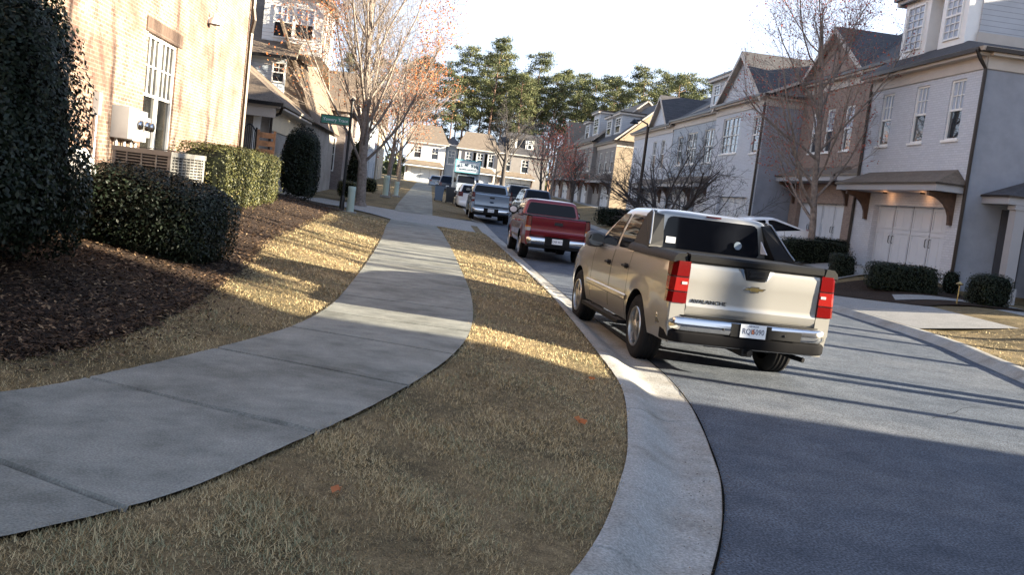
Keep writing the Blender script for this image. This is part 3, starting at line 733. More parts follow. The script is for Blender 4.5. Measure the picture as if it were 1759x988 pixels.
def window(par, F, u0, u1, z0, z1, cols=2, rows=2, sash=True, lower=False, pane='window_glass', frame='white_paint', dbl=False, arch=False, sill=True, d=-.10, bar=.022, fr=.055, depth=.055, sillm=None, pane2=None):
    m = MB(); d1 = d + depth
    units = [(u0, u1)] if not dbl else [(u0, (u0 + u1) / 2), ((u0 + u1) / 2, u1)]
    for a, b in units:
        m.fbox(F, a, a + fr, z0, z1, d, d1); m.fbox(F, b - fr, b, z0, z1, d, d1)
        m.fbox(F, a + fr, b - fr, z0, z0 + fr, d, d1 - .003); m.fbox(F, a + fr, b - fr, z1 - fr, z1, d, d1 - .003)
        zm = (z0 + z1) / 2
        if sash: m.fbox(F, a + fr, b - fr, zm - .03, zm + .03, d + .004, d1 - .006)
        for lo, hi, on in ((zm + .03, z1 - fr, True), (z0 + fr, zm - .03, lower)) if sash else ((z0 + fr, z1 - fr, True),):
            if not on: continue
            for c in range(1, cols):
                uu = a + fr + (b - a - 2 * fr) * c / cols; m.fbox(F, uu - bar / 2, uu + bar / 2, lo, hi, d + .012, d1 - .014)
            for r in range(1, rows):
                zz = lo + (hi - lo) * r / rows; m.fbox(F, a + fr, b - fr, zz - bar / 2, zz + bar / 2, d + .014, d1 - .016)
        if arch:
            w = (b - a) / 2; c = (a + b) / 2; n = 8
            for k in range(n):      # brick-coloured corners are the wall's; here only the curved head of the frame
                t0, t1 = pi * k / n, pi * (k + 1) / n; ra = w * .98; rb_ = w * .84; zc = z1 - w * .55
                pts = [(c + ra * cos(t0), zc + ra * .55 * sin(t0)), (c + ra * cos(t1), zc + ra * .55 * sin(t1)), (c + rb_ * cos(t1), zc + rb_ * .5 * sin(t1)), (c + rb_ * cos(t0), zc + rb_ * .5 * sin(t0))]
                m.extrude([F(u, z, d1 - .01) for u, z in pts], F(0, 0, .012) - F(0, 0, 0))
    w = m.build('window', frame, par)
    p = MB(); zm = (z0 + z1) / 2
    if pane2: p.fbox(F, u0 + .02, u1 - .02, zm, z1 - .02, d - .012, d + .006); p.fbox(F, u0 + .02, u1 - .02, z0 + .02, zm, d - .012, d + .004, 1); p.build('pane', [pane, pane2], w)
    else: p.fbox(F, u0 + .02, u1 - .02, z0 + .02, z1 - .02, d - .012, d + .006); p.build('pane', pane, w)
    if sill: MB().fbox(F, u0 - .06, u1 + .06, z0 - .07, z0 - .002, -.02, .05).build('sill', sillm or frame, w)
    return w
def garage_door(par, F, u0, u1, z0, z1, mat='garage_white', d=-.2, arch=False, n=2):
    m = MB(); m.fbox(F, u0, u1, z0, z1, d - .05, d)
    k = max(int(round((u1 - u0) / 1.2)), 2); h = z1 - z0
    for i in range(k):
        a = u0 + (u1 - u0) * i / k; b = u0 + (u1 - u0) * (i + 1) / k
        for z_, zz in ((z0 + .06, z0 + h * .62), (z0 + h * .66, z1 - .06)):
            m.fbox(F, a + .05, b - .05, zz - .06, zz, d, d + .022); m.fbox(F, a + .05, b - .05, z_, z_ + .07, d, d + .022)
            m.fbox(F, a + .05, a + .13, z_ + .07, zz - .06, d, d + .020); m.fbox(F, b - .13, b - .05, z_ + .07, zz - .06, d, d + .020)
            c = (a + b) / 2; m.fbox(F, c - .006, c + .006, z_ + .07, zz - .06, d, d + .006)
        m.fbox(F, a - .012, a + .012, z0, z1, d, d + .004, 1)
    o = m.build('garage_door', [mat, 'shutter_dark'], par)
    for i in range(1, k, 2):
        a = u0 + (u1 - u0) * i / k
        for s in (-.11, .11):
            z = z0 + h * .5; hb = MB(); hb.tube([F(a + s, z - .13, d + .02), F(a + s, z - .10, d + .06), F(a + s, z + .10, d + .06), F(a + s, z + .13, d + .02)], .014, 5); hb.build('handle', 'black_metal', o)
    return o
def canopy(par, F, u0, u1, z, proj=.95, h=.45, roof='shingle_brown', trim='grey_trim', brackets=None, hip=(.6, .6), bm='dark_wood'):
    """pent roof over the garage door: sloping top with hipped ends, boxed fascia, wooden knee brackets"""
    m = MB(); a, b = u0, u1; ha, hb = hip; s = .10
    e = [F(a, z + s, 0), F(a, z + s, proj), F(b, z + s, proj), F(b, z + s, 0)]; t = [F(a + ha, z + s + h, .02), F(b - hb, z + s + h, .02)]
    m.poly([e[1], e[2], t[1], t[0]]); m.poly([e[0], e[1], t[0]]); m.poly([e[2], e[3], t[1]])
    m.fbox(F, a, b, z + s - .05, z + s - .002, 0, proj, 2)
    m.fbox(F, a + .06, b - .06, z - .14, z + s - .05, .0, proj - .06, 1)
    c = m.build('canopy', [roof, trim, 'bronze_metal'], par)
    for u in (brackets or (u0 + .35, u1 - .35)):
        k = MB(); zt = z - .142; w = .065; D_ = proj - .12
        o = [(0, zt), (D_, zt), (D_, zt - .13)] + [(.11 + (D_ - .11) * (1 - sin(a)) , zt - .13 - .70 * (1 - cos(a))) for a in [pi / 2 * q / 6 for q in range(1, 7)]] + [(.11, zt - .92), (0, zt - .92)]
        k.extrude([F(u - w, zz, dd) for dd, zz in o], F(2 * w, 0, 0) - F(0, 0, 0))
        k.build('bracket', bm, c)
    return c
def downspout(par, pts, mat='bronze_metal', r=.055):
    m = MB(); m.tube(pts, r, 6); return m.build('downspout', mat, par)
def slab_roof(m, quad, th=.12, mi=0, me=1):
    """roof plane with thickness: shingles on top, fascia-coloured edges"""
    q = [Vector(p) for p in quad]; n = (q[1] - q[0]).cross(q[-1] - q[0]).normalized()
    if n.z < 0: n = -n
    lo = [p - n * th for p in q]; k = len(q)
    m.poly(q, mi)
    m.poly(lo[::-1], me)
    for i in range(k): m.poly([q[i], q[(i + 1) % k], lo[(i + 1) % k], lo[i]], me)
def gable_front(m, F, ua, ub, z, zp, d0, d1, wallm, roofm, over=.3, trimm=1):
    """cross gable: triangular wall at d=0, roof planes running back to d1 (negative)"""
    uc = (ua + ub) / 2; sl = (zp - z) / (uc - ua)
    m.poly([F(ua, z, d0), F(ub, z, d0), F(uc, zp, d0)], wallm)
    for s, ue in ((1, ua), (-1, ub)):
        eo = ue - s * over; ze = z - over * sl
        slab_roof(m, [F(eo, ze + .12, d0 + over), F(uc, zp + .12, d0 + over), F(uc, zp + .12, d1), F(eo, ze + .12, d1)], .11, roofm, trimm)
        m.extrude([F(eo, ze - .12, d0 + over - .03), F(uc, zp - .16, d0 + over - .03), F(uc, zp + .01, d0 + over - .03), F(eo, ze + .01, d0 + over - .03)], F(0, 0, .05) - F(0, 0, 0), trimm)
def townhouse(label, x, y0, y1, zb, eave, depth, wallm, sidem, roofm='shingle_dark', trim='cream_trim', gables=(), wins=(), garage=None, can=None, group='townhouses along the right of the street', rise=2.6,
              dormers=(), dspouts=(), sides=((0, ()), (1, ())), n=-1, detail=2, door=None, canm='shingle_brown', winstyle=None, gablem=None, roof=True, dormm='siding_grey', garm='garage_white', canh=.45, canproj=.95, hiproof=False, cornice=True):
    """a townhouse whose front stands on the plane x, facing the street (n = -1 faces -x, +1 faces +x)"""
    global ORG
    ORG = Vector((x, (y0 + y1) / 2, zb)); par = thing('townhouse', ORG, label, 'house', group)
    F = mkF((x, y0, 0), (0, 1, 0), (n, 0, 0)); Lh = y1 - y0
    ops = [(w[0] - y0, w[1] - y0, w[2], w[3]) for w in wins]
    if garage:
        for g in garage: ops.append((g[0] - y0, g[1] - y0, g[2], g[3]))
    if door: ops.append((door[0] - y0, door[1] - y0, door[2], door[3]))
    m = MB(); wall_face(m, F, 0, Lh, zb - .6, eave, ops, 0, .22 if garage else .13)
    for k, (yy, nn) in enumerate(((y0, -1), (y1, 1))):
        S = mkF((x, yy, 0), (-n, 0, 0), (0, nn, 0)); wall_face(m, S, 0, depth, zb - .6, eave, [], 1)
    xb = x - n * depth; m.poly([(xb, y0, zb - .6), (xb, y1, zb - .6), (xb, y1, eave), (xb, y0, eave)], 1)
    m.build('wall', [wallm, sidem], par)
    st = dict(winstyle or {})
    for w in wins:
        kw = dict(st, **(w[4] if len(w) > 4 else {})); window(par, F, w[0] - y0, w[1] - y0, w[2], w[3], **kw)
    for g in garage or (): garage_door(par, F, g[0] - y0, g[1] - y0, g[2], g[3], garm)
    if door: MB().fbox(F, door[0] - y0 + .02, door[1] - y0 - .02, door[2], door[3] - .02, -.14, -.09).build('door', 'brown_door', par)
    for c in can or (): canopy(par, F, c[0] - y0, c[1] - y0, c[2], canproj, canh, canm, 'grey_trim', [b - y0 for b in c[3]] if len(c) > 3 else None)
    if cornice:
        m = MB(); m.fbox(F, -.02, Lh + .02, eave - .40, eave - .06, .003, .05, 0); m.fbox(F, -.1, Lh + .1, eave - .06, eave + .02, .0, .30, 0); m.fbox(F, -.14, Lh + .14, eave + .02, eave + .13, .02, .40, 1)
        for yy, nn in ((y0, -1), (y1, 1)):
            S = mkF((x, yy, 0), (-n, 0, 0), (0, nn, 0)); m.fbox(S, .003, depth, eave - .40, eave - .06, .003, .05, 0); m.fbox(S, .003, depth, eave - .06, eave + .018, .0, .28, 0); m.fbox(S, -.30, depth, eave + .022, eave + .128, .02, .38, 1)
        m.build('cornice', [trim, 'bronze_metal'], par)
    if roof:
        m = MB(); o = .36; xr = x - n * depth * .5; xe = x + n * o; xk = x - n * (depth + o); ya, yb_ = y0 - o, y1 + o; zr = eave + rise; ze = eave + .10
        if hiproof:
            hp = min((y1 - y0) * .45, depth * .4)
            slab_roof(m, [(xe, ya, ze), (xe, yb_, ze), (xr, yb_ - hp, zr), (xr, ya + hp, zr)]); slab_roof(m, [(xk, yb_, ze), (xk, ya, ze), (xr, ya + hp, zr), (xr, yb_ - hp, zr)])
            slab_roof(m, [(xk, ya, ze), (xe, ya, ze), (xr, ya + hp, zr)]); slab_roof(m, [(xe, yb_, ze), (xk, yb_, ze), (xr, yb_ - hp, zr)])
        else:
            slab_roof(m, [(xe, ya, ze), (xe, yb_, ze), (xr, yb_, zr), (xr, ya, zr)]); slab_roof(m, [(xk, yb_, ze), (xk, ya, ze), (xr, ya, zr), (xr, yb_, zr)])
            for yy in (y0, y1): m.poly([(x, yy, eave), (x - n * depth, yy, eave), (xr, yy, zr - .1)], 2)
        for (ga, gb, gzv, gpk) in gables: gable_front(m, F, ga - y0, gb - y0, gzv, gpk, .04, -depth * .5, 3, 0)
        m.build('roof', [roofm, trim, sidem, gablem or wallm], par)
    for (da, db, dz0, dz1, back, dw) in dormers:
        m = MB(); f = -.45
        m.fbox(F, da - y0, db - y0, dz0 - .6, dz1, f - back, f, 0); m.fbox(F, da - y0 - .2, db - y0 + .2, dz1, dz1 + .16, f - back, f + .25, 1); m.fbox(F, da - y0 - .24, db - y0 + .24, dz1 + .16, dz1 + .26, f - back, f + .30, 2)
        dm = m.build('dormer', [dormm, trim, 'bronze_metal'], par)
        for (wa, wb, wz0, wz1) in dw: window(dm, lambda u, z, d=0: F(u, z, d + f), wa - y0, wb - y0, wz0, wz1, d=.0, depth=.06, cols=2, rows=3, sill=False)
    for pts in dspouts: downspout(par, pts)
    ORG = Vector((0, 0, 0)); return par

# ------------------------------------------------------------------ right side of the street
# the grey painted-brick townhouse nearest the camera, with a siding-clad top floor and a hipped side porch
H = townhouse('grey painted brick townhouse with lit garage canopy and slim upper windows, nearest on the right', 15, 26, 33, .8, 7.32, 9, 'painted_brick', 'stucco_grey', roof=False,
    wins=[(28.95, 29.75, 5.0, 6.78), (26.9, 27.7, 5.0, 6.76), (31.2, 32.0, 5.0, 6.74)], garage=[(26.75, 31.45, .8, 3.0)], can=[(25.95, 32.7, 3.55, (26.5, 31.9))],
    winstyle=dict(cols=3, rows=2, pane='sky_reflect_pane', pane2='window_glass'), group=None)
ORG = Vector((15, 29.5, .8))
m = MB(); e = 7.46
slab_roof(m, [(14.62, 25.62, e), (14.62, 33.3, e), (15.65, 33.3, 8.12), (15.65, 28.3, 8.12)]); slab_roof(m, [(24.4, 25.62, e), (14.62, 25.62, e), (15.65, 28.3, 8.12), (24.4, 28.3, 8.12)])
m.build('roof', ['shingle_dark', 'cream_trim'], H)
m = MB(); m.box(15.95, 24, 28.35, 33.0, 7.6, 9.95, 0); m.box(15.9, 24, 28.31, 28.345, 8.1, 8.42, 1); m.box(15.5, 24.2, 28.1, 33.1, 9.95, 10.12, 1); m.box(15.4, 24.3, 28.0, 33.2, 10.12, 10.22, 2)
top = m.build('top_floor', ['siding_grey', 'cream_trim', 'bronze_metal'], H)
for a, b in ((28.42, 29.95), (30.75, 32.45)):
    bay = MB().box(15.55, 15.95, a, b, 7.9, 9.9, 0).box(15.35, 16, a - .15, b + .15, 9.9, 9.945, 1).build('bay', ['white_paint', 'bronze_metal'], top)
    ORG = Vector((15, 29.5, .8)); Fb = mkF((15.55, a, 0), (0, 1, 0), (-1, 0, 0))
    window(top, Fb, .28, (b - a) - .28, 8.25, 9.75, d=.0, cols=3, rows=3, sash=True, lower=True, sill=False, pane='sky_reflect_pane')
downspout(H, [(14.62, 25.95, 7.40), (14.75, 25.93, 7.15), (14.95, 25.93, 6.9), (14.95, 25.93, .75)])
downspout(H, [(14.95, 32.9, 7.2), (14.95, 32.9, .8)])
S = mkF((15, 26, 0), (1, 0, 0), (0, -1, 0))
c = canopy(H, S, .45, 6, 3.35, 1.35, .75, 'shingle_dark', 'grey_trim', [2.2, 5.2], (1.9, .6))
m = MB(); m.fbox(S, .75, 1.05, .5, 3.2, 1.0, 1.3, 0); m.fbox(S, .68, 1.12, .5, .95, .96, 1.34, 0); m.fbox(S, .70, 1.10, 3.08, 3.2, .97, 1.33, 0); m.build('porch_column', 'grey_trim', H)
m = MB(); m.fbox(S, 1.95, 5.0, .4, 2.3, 1.0, 1.25, 0); m.fbox(S, 1.15, 1.9, .45, 3.1, .012, .05, 1); m.fbox(S, 1.3, 5.2, 2.7, 3.0, 1.12, 1.2, 2); m.build('porch_wall', ['brick_grey', 'shutter_dark', 'white_paint'], H)
ORG = Vector((0, 0, 0))
townhouse('brown brick townhouse with one tall front gable behind the reddish tree', 16.7, 33.3, 43.5, .95, 8.35, 10, 'brick_brown', 'brick_brown', gables=[(37.3, 43.55, 8.45, 10.5)], rise=3.6,
    wins=[(38.0, 38.85, 5.3, 7.15, dict(arch=True)), (39.9, 40.7, 5.3, 7.15, dict(arch=True)), (41.4, 42.2, 5.3, 7.1, dict(arch=True)), (34.4, 35.2, 5.3, 7.1, dict(arch=True))],
    garage=[(34.2, 36.4, .95, 3.1), (37.6, 42.6, .95, 3.1)], can=[(33.6, 36.7, 4.1, (34, 36.4)), (37.0, 43.4, 4.1, (37.4, 43.0))], winstyle=dict(cols=2, rows=3, lower=False, pane='sky_reflect_pane', pane2='window_glass'), group=None)
townhouse('white painted townhouse with steep front gable and broad grid window', 15, 43.6, 51.4, .9, 7.75, 12, 'painted_brick', 'stucco_grey', gables=[(44.0, 51.0, 7.8, 10.2)], rise=3.0,
    wins=[(47.2, 50.0, 5.3, 7.15, dict(dbl=True, lower=True)), (44.2, 45.2, 5.2, 6.95)], garage=[(44.6, 49.2, .9, 3.1)], can=None, winstyle=dict(cols=2, rows=2),
    dspouts=[[(14.93, 43.75, 7.5), (14.93, 43.75, .8)]], group=None)
townhouse('pale blue grey townhouse with boxed dormer windows behind the spreading bare tree', 15.4, 51.5, 62, 1.0, 7.75, 11, 'siding_blue', 'siding_blue', rise=3.0, dormers=[(52.0, 56.0, 8.2, 9.75, 3.5, [(52.5, 53.5, 8.4, 9.55), (54.3, 55.4, 8.4, 9.55)])],
    wins=[(52.6, 54.8, 5.0, 6.9, dict(dbl=True, lower=True)), (56.2, 58.4, 5.0, 6.9, dict(dbl=True, lower=True)), (59.4, 60.6, 5.0, 6.8)], garage=[(52.2, 55.6, 1.0, 3.2), (56.6, 61.2, 1.0, 3.2)], can=[(51.9, 61.6, 3.7, (52.2, 56.1, 61.2))], winstyle=dict(cols=2, rows=2), group=None)
townhouse('grey townhouse with dark roof standing just before the tan brick gable end', 15.4, 62.1, 74, 1.2, 7.6, 9, 'painted_brick', 'siding_taupe', gables=[(63.2, 68.4, 7.7, 9.8)], rise=3.2,
    wins=[(64, 65, 4.9, 6.8), (66.4, 67.4, 4.9, 6.8)], garage=[(63.4, 68.2, 1.2, 3.3)], can=[(62.8, 69, 3.6, (63.3, 68.6))], winstyle=dict(cols=2, rows=2), group=None, roofm='shingle_dark')
townhouse('townhouse with sunlit tan brick gable end and wide dark blue roof', 15, 79, 88, 1.6, 7.3, 8, 'siding_taupe', 'brick_tan', rise=4.0, dormers=[(80.4, 83.4, 7.9, 9.7, 3, [(80.8, 83.0, 8.2, 9.5)]), (84.6, 87.4, 7.9, 9.7, 3, [(85.0, 87.0, 8.2, 9.5)])],
    wins=[(80, 81.2, 4.8, 6.6), (82.6, 83.8, 4.8, 6.6), (85.4, 86.6, 4.8, 6.6)], garage=[(80, 84.6, 1.6, 3.6)], can=[(79.4, 87.6, 4.0, (80, 84.9, 87))], winstyle=dict(cols=2, rows=2), group=None)
townhouse('brown sided townhouse with flat topped tower behind the red tree', 14.6, 88.1, 98, 1.8, 7.6, 9, 'siding_taupe', 'siding_taupe', rise=4.4, dormers=[(89, 92.4, 8.2, 10.4, 3.5, [(89.5, 91.9, 8.5, 10)]), (94, 97, 8.0, 9.8, 3, [(94.5, 96.5, 8.3, 9.6)])],
    wins=[(89.2, 90.6, 5, 6.9), (91.8, 93, 5, 6.9), (95, 96.4, 5, 6.9)], garage=[(89, 93, 1.8, 3.8), (94, 97.4, 1.8, 3.8)], can=[(88.4, 97.7, 4.2, (88.9, 93.5, 97.2))], winstyle=dict(cols=2, rows=2), group=None, roofm='shingle_tan')
townhouse('farthest townhouse on the right row, brown brick with tan shingle roof', 14.4, 98.1, 112, 2.0, 7.6, 9, 'brick_brown', 'brick_brown', rise=4.4, gables=[(100, 106, 7.7, 10.3)],
    wins=[(101, 102.2, 5, 6.9), (103.6, 104.8, 5, 6.9), (108, 109.4, 5, 6.9)], garage=[(100, 105, 2, 4), (106.6, 111, 2, 4)], can=[(98.8, 111.6, 4.3, (99.3, 105.8, 111))], winstyle=dict(cols=2, rows=2), group=None, roofm='shingle_tan')

# ------------------------------------------------------------------ houses closing the far end of the street (fronts face the camera)
def end_house(label, x0, x1, y, zb, eave, wallm, roofm, wins, garage=None, can=None, gable=None, rise=2.6, depth=10, shut=False, dormers=()):
    global ORG
    ORG = Vector(((x0 + x1) / 2, y, zb)); par = thing('townhouse', ORG, label, 'house')
    F = mkF((x0, y, 0), (1, 0, 0), (0, -1, 0)); Lh = x1 - x0; m = MB()
    ops = [(w[0] - x0, w[1] - x0, w[2], w[3]) for w in wins] + [(g[0] - x0, g[1] - x0, g[2], g[3]) for g in garage or ()]
    wall_face(m, F, 0, Lh, zb - .6, eave, ops, 0, .2)
    for xx in (x0, x1): m.poly([(xx, y, zb - .6), (xx, y + depth, zb - .6), (xx, y + depth, eave), (xx, y, eave)])
    m.build('wall', wallm, par)
    for w in wins:
        o = window(par, F, w[0] - x0, w[1] - x0, w[2], w[3], cols=2, rows=2, bar=.05, fr=.09)
        if shut:
            for s in (w[0] - x0 - .45, w[1] - x0 + .05): MB().fbox(F, s, s + .4, w[2], w[3], .005, .04).build('shutter', 'shutter_dark', par)
    for g in garage or (): garage_door(par, F, g[0] - x0, g[1] - x0, g[2], g[3])
    for c in can or (): canopy(par, F, c[0] - x0, c[1] - x0, c[2], 1.0, .6, 'shingle_tan', 'white_paint')
    m = MB(); o = .4; zr = eave + rise; ym = y + depth / 2
    slab_roof(m, [(x0 - o, y - o, eave + .1), (x1 + o, y - o, eave + .1), (x1 + o - 1.2, ym, zr), (x0 - o + 1.2, ym, zr)], .16); slab_roof(m, [(x1 + o, y + depth + o, eave + .1), (x0 - o, y + depth + o, eave + .1), (x0 - o + 1.2, ym, zr), (x1 + o - 1.2, ym, zr)], .16)
    slab_roof(m, [(x0 - o, y + depth + o, eave + .1), (x0 - o, y - o, eave + .1), (x0 - o + 1.2, ym, zr)], .16); slab_roof(m, [(x1 + o, y - o, eave + .1), (x1 + o, y + depth + o, eave + .1), (x1 + o - 1.2, ym, zr)], .16)
    if gable: gable_front(m, F, gable[0] - x0, gable[1] - x0, eave + .02, gable[2], .5, -depth * .45, 2, 0)
    rf = m.build('roof', [roofm, 'white_paint', wallm], par)
    for (a, b, z0, z1) in dormers:
        d = MB().box(a, b, y + 1.2, y + 4, z0 - .5, z1, 0).box(a - .15, b + .15, y + 1.0, y + 4, z1, z1 + .2, 1).build('dormer', ['siding_white', 'shingle_dark'], par)
        Fd = mkF((a, y + 1.2, 0), (1, 0, 0), (0, -1, 0)); window(par, Fd, .25, b - a - .25, z0, z1 - .15, d=0, bar=.05, fr=.08, sill=False)
    ORG = Vector((0, 0, 0)); return par
end_house('sunlit white house closing the street with a wide white garage door under a shingled canopy', -3.3, 1.75, 128, 2.2, 7.3, 'siding_white', 'shingle_tan', [(-.1, .85, 5.3, 6.9), (-2.4, -1.4, 5.3, 6.9)], [(-2.5, 1.2, 2.2, 4.0)], [(-3.4, 1.8, 4.35)], rise=2.7)
end_house('dark recessed townhouse bay with one window between the two pale end houses', 1.85, 3.4, 129, 2.2, 7.5, 'siding_blue', 'shingle_dark', [(2.1, 3.1, 5.0, 6.9)], rise=1.5)
end_house('cream house with shuttered row of three upper windows above the moving truck', 3.5, 8.6, 127.5, 2.2, 7.2, 'painted_brick_cream', 'shingle_tan', [(4.4, 5.3, 5.1, 6.9), (5.9, 6.8, 5.1, 6.9), (7.4, 8.2, 5.1, 6.9)], [(4.4, 7.8, 2.2, 4.2)], [(3.6, 8.6, 4.3)], shut=True, rise=2.6)
end_house('dark brown house with tiny white dormers beside the pine trunks', 8.8, 15.5, 129, 2.2, 7.3, 'siding_taupe', 'shingle_dark', [(9.6, 10.6, 5, 6.8), (12, 13, 5, 6.8)], [(9.4, 13.6, 2.2, 4.2)], [(8.8, 14, 4.3)], rise=3.2, dormers=[(10.0, 11.2, 8.3, 9.6), (12.4, 13.5, 8.3, 9.6)])

# ------------------------------------------------------------------ left side: the sunlit brick wall
ORG = Vector((-6, 18, .9)); BH = thing('townhouse', ORG, 'large buff brick townhouse with white double window, sunlit on the left', 'house')
F = mkF((-6, 3.5, 0), (0, 1, 0), (1, 0, 0)); y0 = 3.5; u = lambda y: y - y0
m = MB(); wall_face(m, F, 0, 27.4, .2, 10.2, [(u(20.66), u(22.98), 1.75, 4.26), (u(9), u(11.2), 5.6, 7.6)], 0, .11)
for yy in (3.5, 30.9): m.poly([(-6, yy, .2), (-16, yy, .2), (-16, yy, 10.2), (-6, yy, 10.2)])
m.build('wall', 'brick_buff', BH)
MB().fbox(F, u(20.45), u(23.25), 4.265, 4.56, .004, .03).build('lintel', 'brick_soldier', BH)
window(BH, F, u(20.66), u(22.98), 1.75, 4.26, cols=3, rows=2, dbl=True, fr=.075, bar=.035, pane='blind_glass', pane2='shade_glass')
window(BH, F, u(9), u(11.2), 5.6, 7.6, cols=3, rows=2, dbl=True, fr=.075, bar=.03, pane='blind_glass')
m = MB(); slab_roof(m, [(-5.5, 3.2, 10.3), (-5.5, 31.3, 10.3), (-11, 31.3, 13.4), (-11, 3.2, 13.4)]); slab_roof(m, [(-16.5, 31.3, 10.3), (-16.5, 3.2, 10.3), (-11, 3.2, 13.4), (-11, 31.3, 13.4)])
for yy in (3.5, 30.9): m.poly([(-6, yy, 10.2), (-16, yy, 10.2), (-11, yy, 13.25)], 2)
m.build('roof', ['shingle_brown', 'cream_trim', 'brick_buff'], BH)
downspout(BH, [(-5.9, 30.75, 9.9), (-5.9, 30.75, 6.55), (-5.83, 30.72, 6.2), (-5.9, 30.75, 5.8), (-5.9, 30.75, .9)], r=.07)
ORG = Vector((-5.9, 25.6, 5.3)); t = thing('wall_lamp', ORG, 'small white cone wall lamp high on the sunlit brick wall', 'lamp')
MB().lathe([(.03, .22), (.16, -.06), (.15, -.06)], Matrix.Translation((-5.84, 25.6, 5.3)), 12).build('lamp_shade', 'white_paint', t, smooth=True); MB().lathe([(0, -.04), (.15, -.07), (0, -.1)], Matrix.Translation((-5.84, 25.6, 5.3)), 12).build('lamp_rim', 'shutter_dark', t)
MB().box(-6.0, -5.93, 25.55, 25.65, 5.25, 5.4).build('bracket', 'white_paint', t)

# second left house: low wing with hipped roof and porch, taller part behind with white dormer
ORG = Vector((-7.5, 40, .9)); LH = thing('townhouse', ORG, 'left townhouse with low brick wing, brown hipped roof and white dormer', 'house')
m = MB(); wall_face(m, mkF((-6, 36.2, 0), (0, 1, 0), (1, 0, 0)), 0, 8.3, .2, 4.0, [], 0)
m.poly([(-6, 36.2, .2), (-7.0, 36.2, .2), (-7.0, 36.2, 4.0), (-6, 36.2, 4.0)], 0); m.poly([(-6, 44.5, .2), (-18, 44.5, .2), (-18, 44.5, 4), (-6, 44.5, 4)], 0)
m.build('wall', 'brick_grey', LH)
MB().box(-5.995, -5.95, 36.3, 44.4, 3.15, 3.98).build('frieze', 'beadboard', LH)
m = MB(); m.poly([(-7.0, 37.8, .2), (-16, 37.8, .2), (-16, 37.8, 4.0), (-7.0, 37.8, 4.0)]); m.poly([(-7.0, 36.2, .2), (-7.0, 37.8, .2), (-7.0, 37.8, 4.0), (-7.0, 36.2, 4.0)]); m.build('porch_wall', 'siding_tan', LH)
m = MB(); m.box(-6.55, -6.3, 36.0, 36.25, .5, 4.0); m.box(-6.62, -6.23, 35.93, 36.32, 3.8, 3.99); m.build('porch_column', 'white_paint', LH)
m = MB(); ez = 4.12; ex, ey = -5.4, 35.3
slab_roof(m, [(ex, ey, ez), (ex, 44.6, ez), (-8.4, 44.6, 6.2), (-8.4, 38.4, 6.2)], .10); slab_roof(m, [(-18, ey, ez), (ex, ey, ez), (-8.4, 38.4, 6.2), (-18, 38.4, 6.2)], .10)
m.box(-18, ex - .02, ey - .10, ey, ez - .14, ez - .01, 2); m.box(-18, ex - .15, ey + .02, 36.2, ez - .20, ez - .13, 1); m.box(-6, ex - .1, 36.2, 44.5, ez - .2, ez - .13, 1); m.box(-18, ex - .3, ey + .1, ey + .25, ez - .55, ez - .2, 1)
m.build('porch_roof', ['shingle_brown', 'cream_trim', 'black_metal'], LH)
downspout(LH, [(-5.45, 35.35, 4.0), (-5.55, 35.5, 3.75), (-5.92, 36.1, 3.6), (-5.92, 36.1, .6)])
# taller part behind
m = MB(); m.box(-18, -6.9, 44.6, 58, .2, 6.7, 0); slab_roof(m, [(-5.5, 44.62, 4.1), (-5.5, 58, 4.1), (-7.3, 58, 8.4), (-7.3, 44.62, 8.4)], .1, 1, 1); m.poly([(-5.55, 44.7, 4.05), (-7.0, 44.7, 4.05), (-7.0, 44.7, 7.5)], 1); m.box(-7, -5.8, 44.7, 57.9, .2, 4.2, 2); m.build('upper_wall', ['siding_blue', 'shingle_brown', 'brick_grey'], LH)
m = MB(); slab_roof(m, [(-18.3, 44.1, 6.75), (-6.4, 44.1, 6.75), (-6.4, 51.3, 11.6), (-18.3, 51.3, 11.6)]); slab_roof(m, [(-6.4, 58.5, 6.75), (-18.3, 58.5, 6.75), (-18.3, 51.3, 11.6), (-6.4, 51.3, 11.6)])
m.poly([(-6.9, 44.6, 6.7), (-6.9, 58, 6.7), (-6.9, 51.3, 11.4)], 1); m.box(-18.3, -6.4, 44.0, 44.1, 6.62, 6.76, 2); m.build('roof', ['shingle_brown', 'siding_tan', 'black_metal'], LH)
d = MB(); d.box(-8.2, -5.55, 45.2, 50, 7.05, 9.55, 0); d.box(-8.45, -5.3, 44.9, 50, 9.55, 9.72, 1); d.hexa([(-8.5, 44.8, 9.72), (-5.25, 44.8, 9.72), (-5.25, 50, 9.72), (-8.5, 50, 9.72)], [(-7.6, 45.9, 10.25), (-6.2, 45.9, 10.25), (-6.2, 50, 10.25), (-7.6, 50, 10.25)], 2)
d = d.build('dormer', ['siding_white', 'white_paint', 'shingle_brown'], LH); ORG = Vector((-7.5, 40, .9))
window(d, mkF((-8.2, 45.2, 0), (1, 0, 0), (0, -1, 0)), .45, 2.3, 7.65, 9.1, cols=3, rows=2, dbl=True, pane='sky_reflect_pane', pane2='window_glass', d=0, bar=.035, fr=.07, sill=False)
window(LH, mkF((-8.2, 44.6, 0), (1, 0, 0), (0, -1, 0)), .7, 1.28, 5.6, 6.5, cols=2, rows=2, d=0, sill=False)
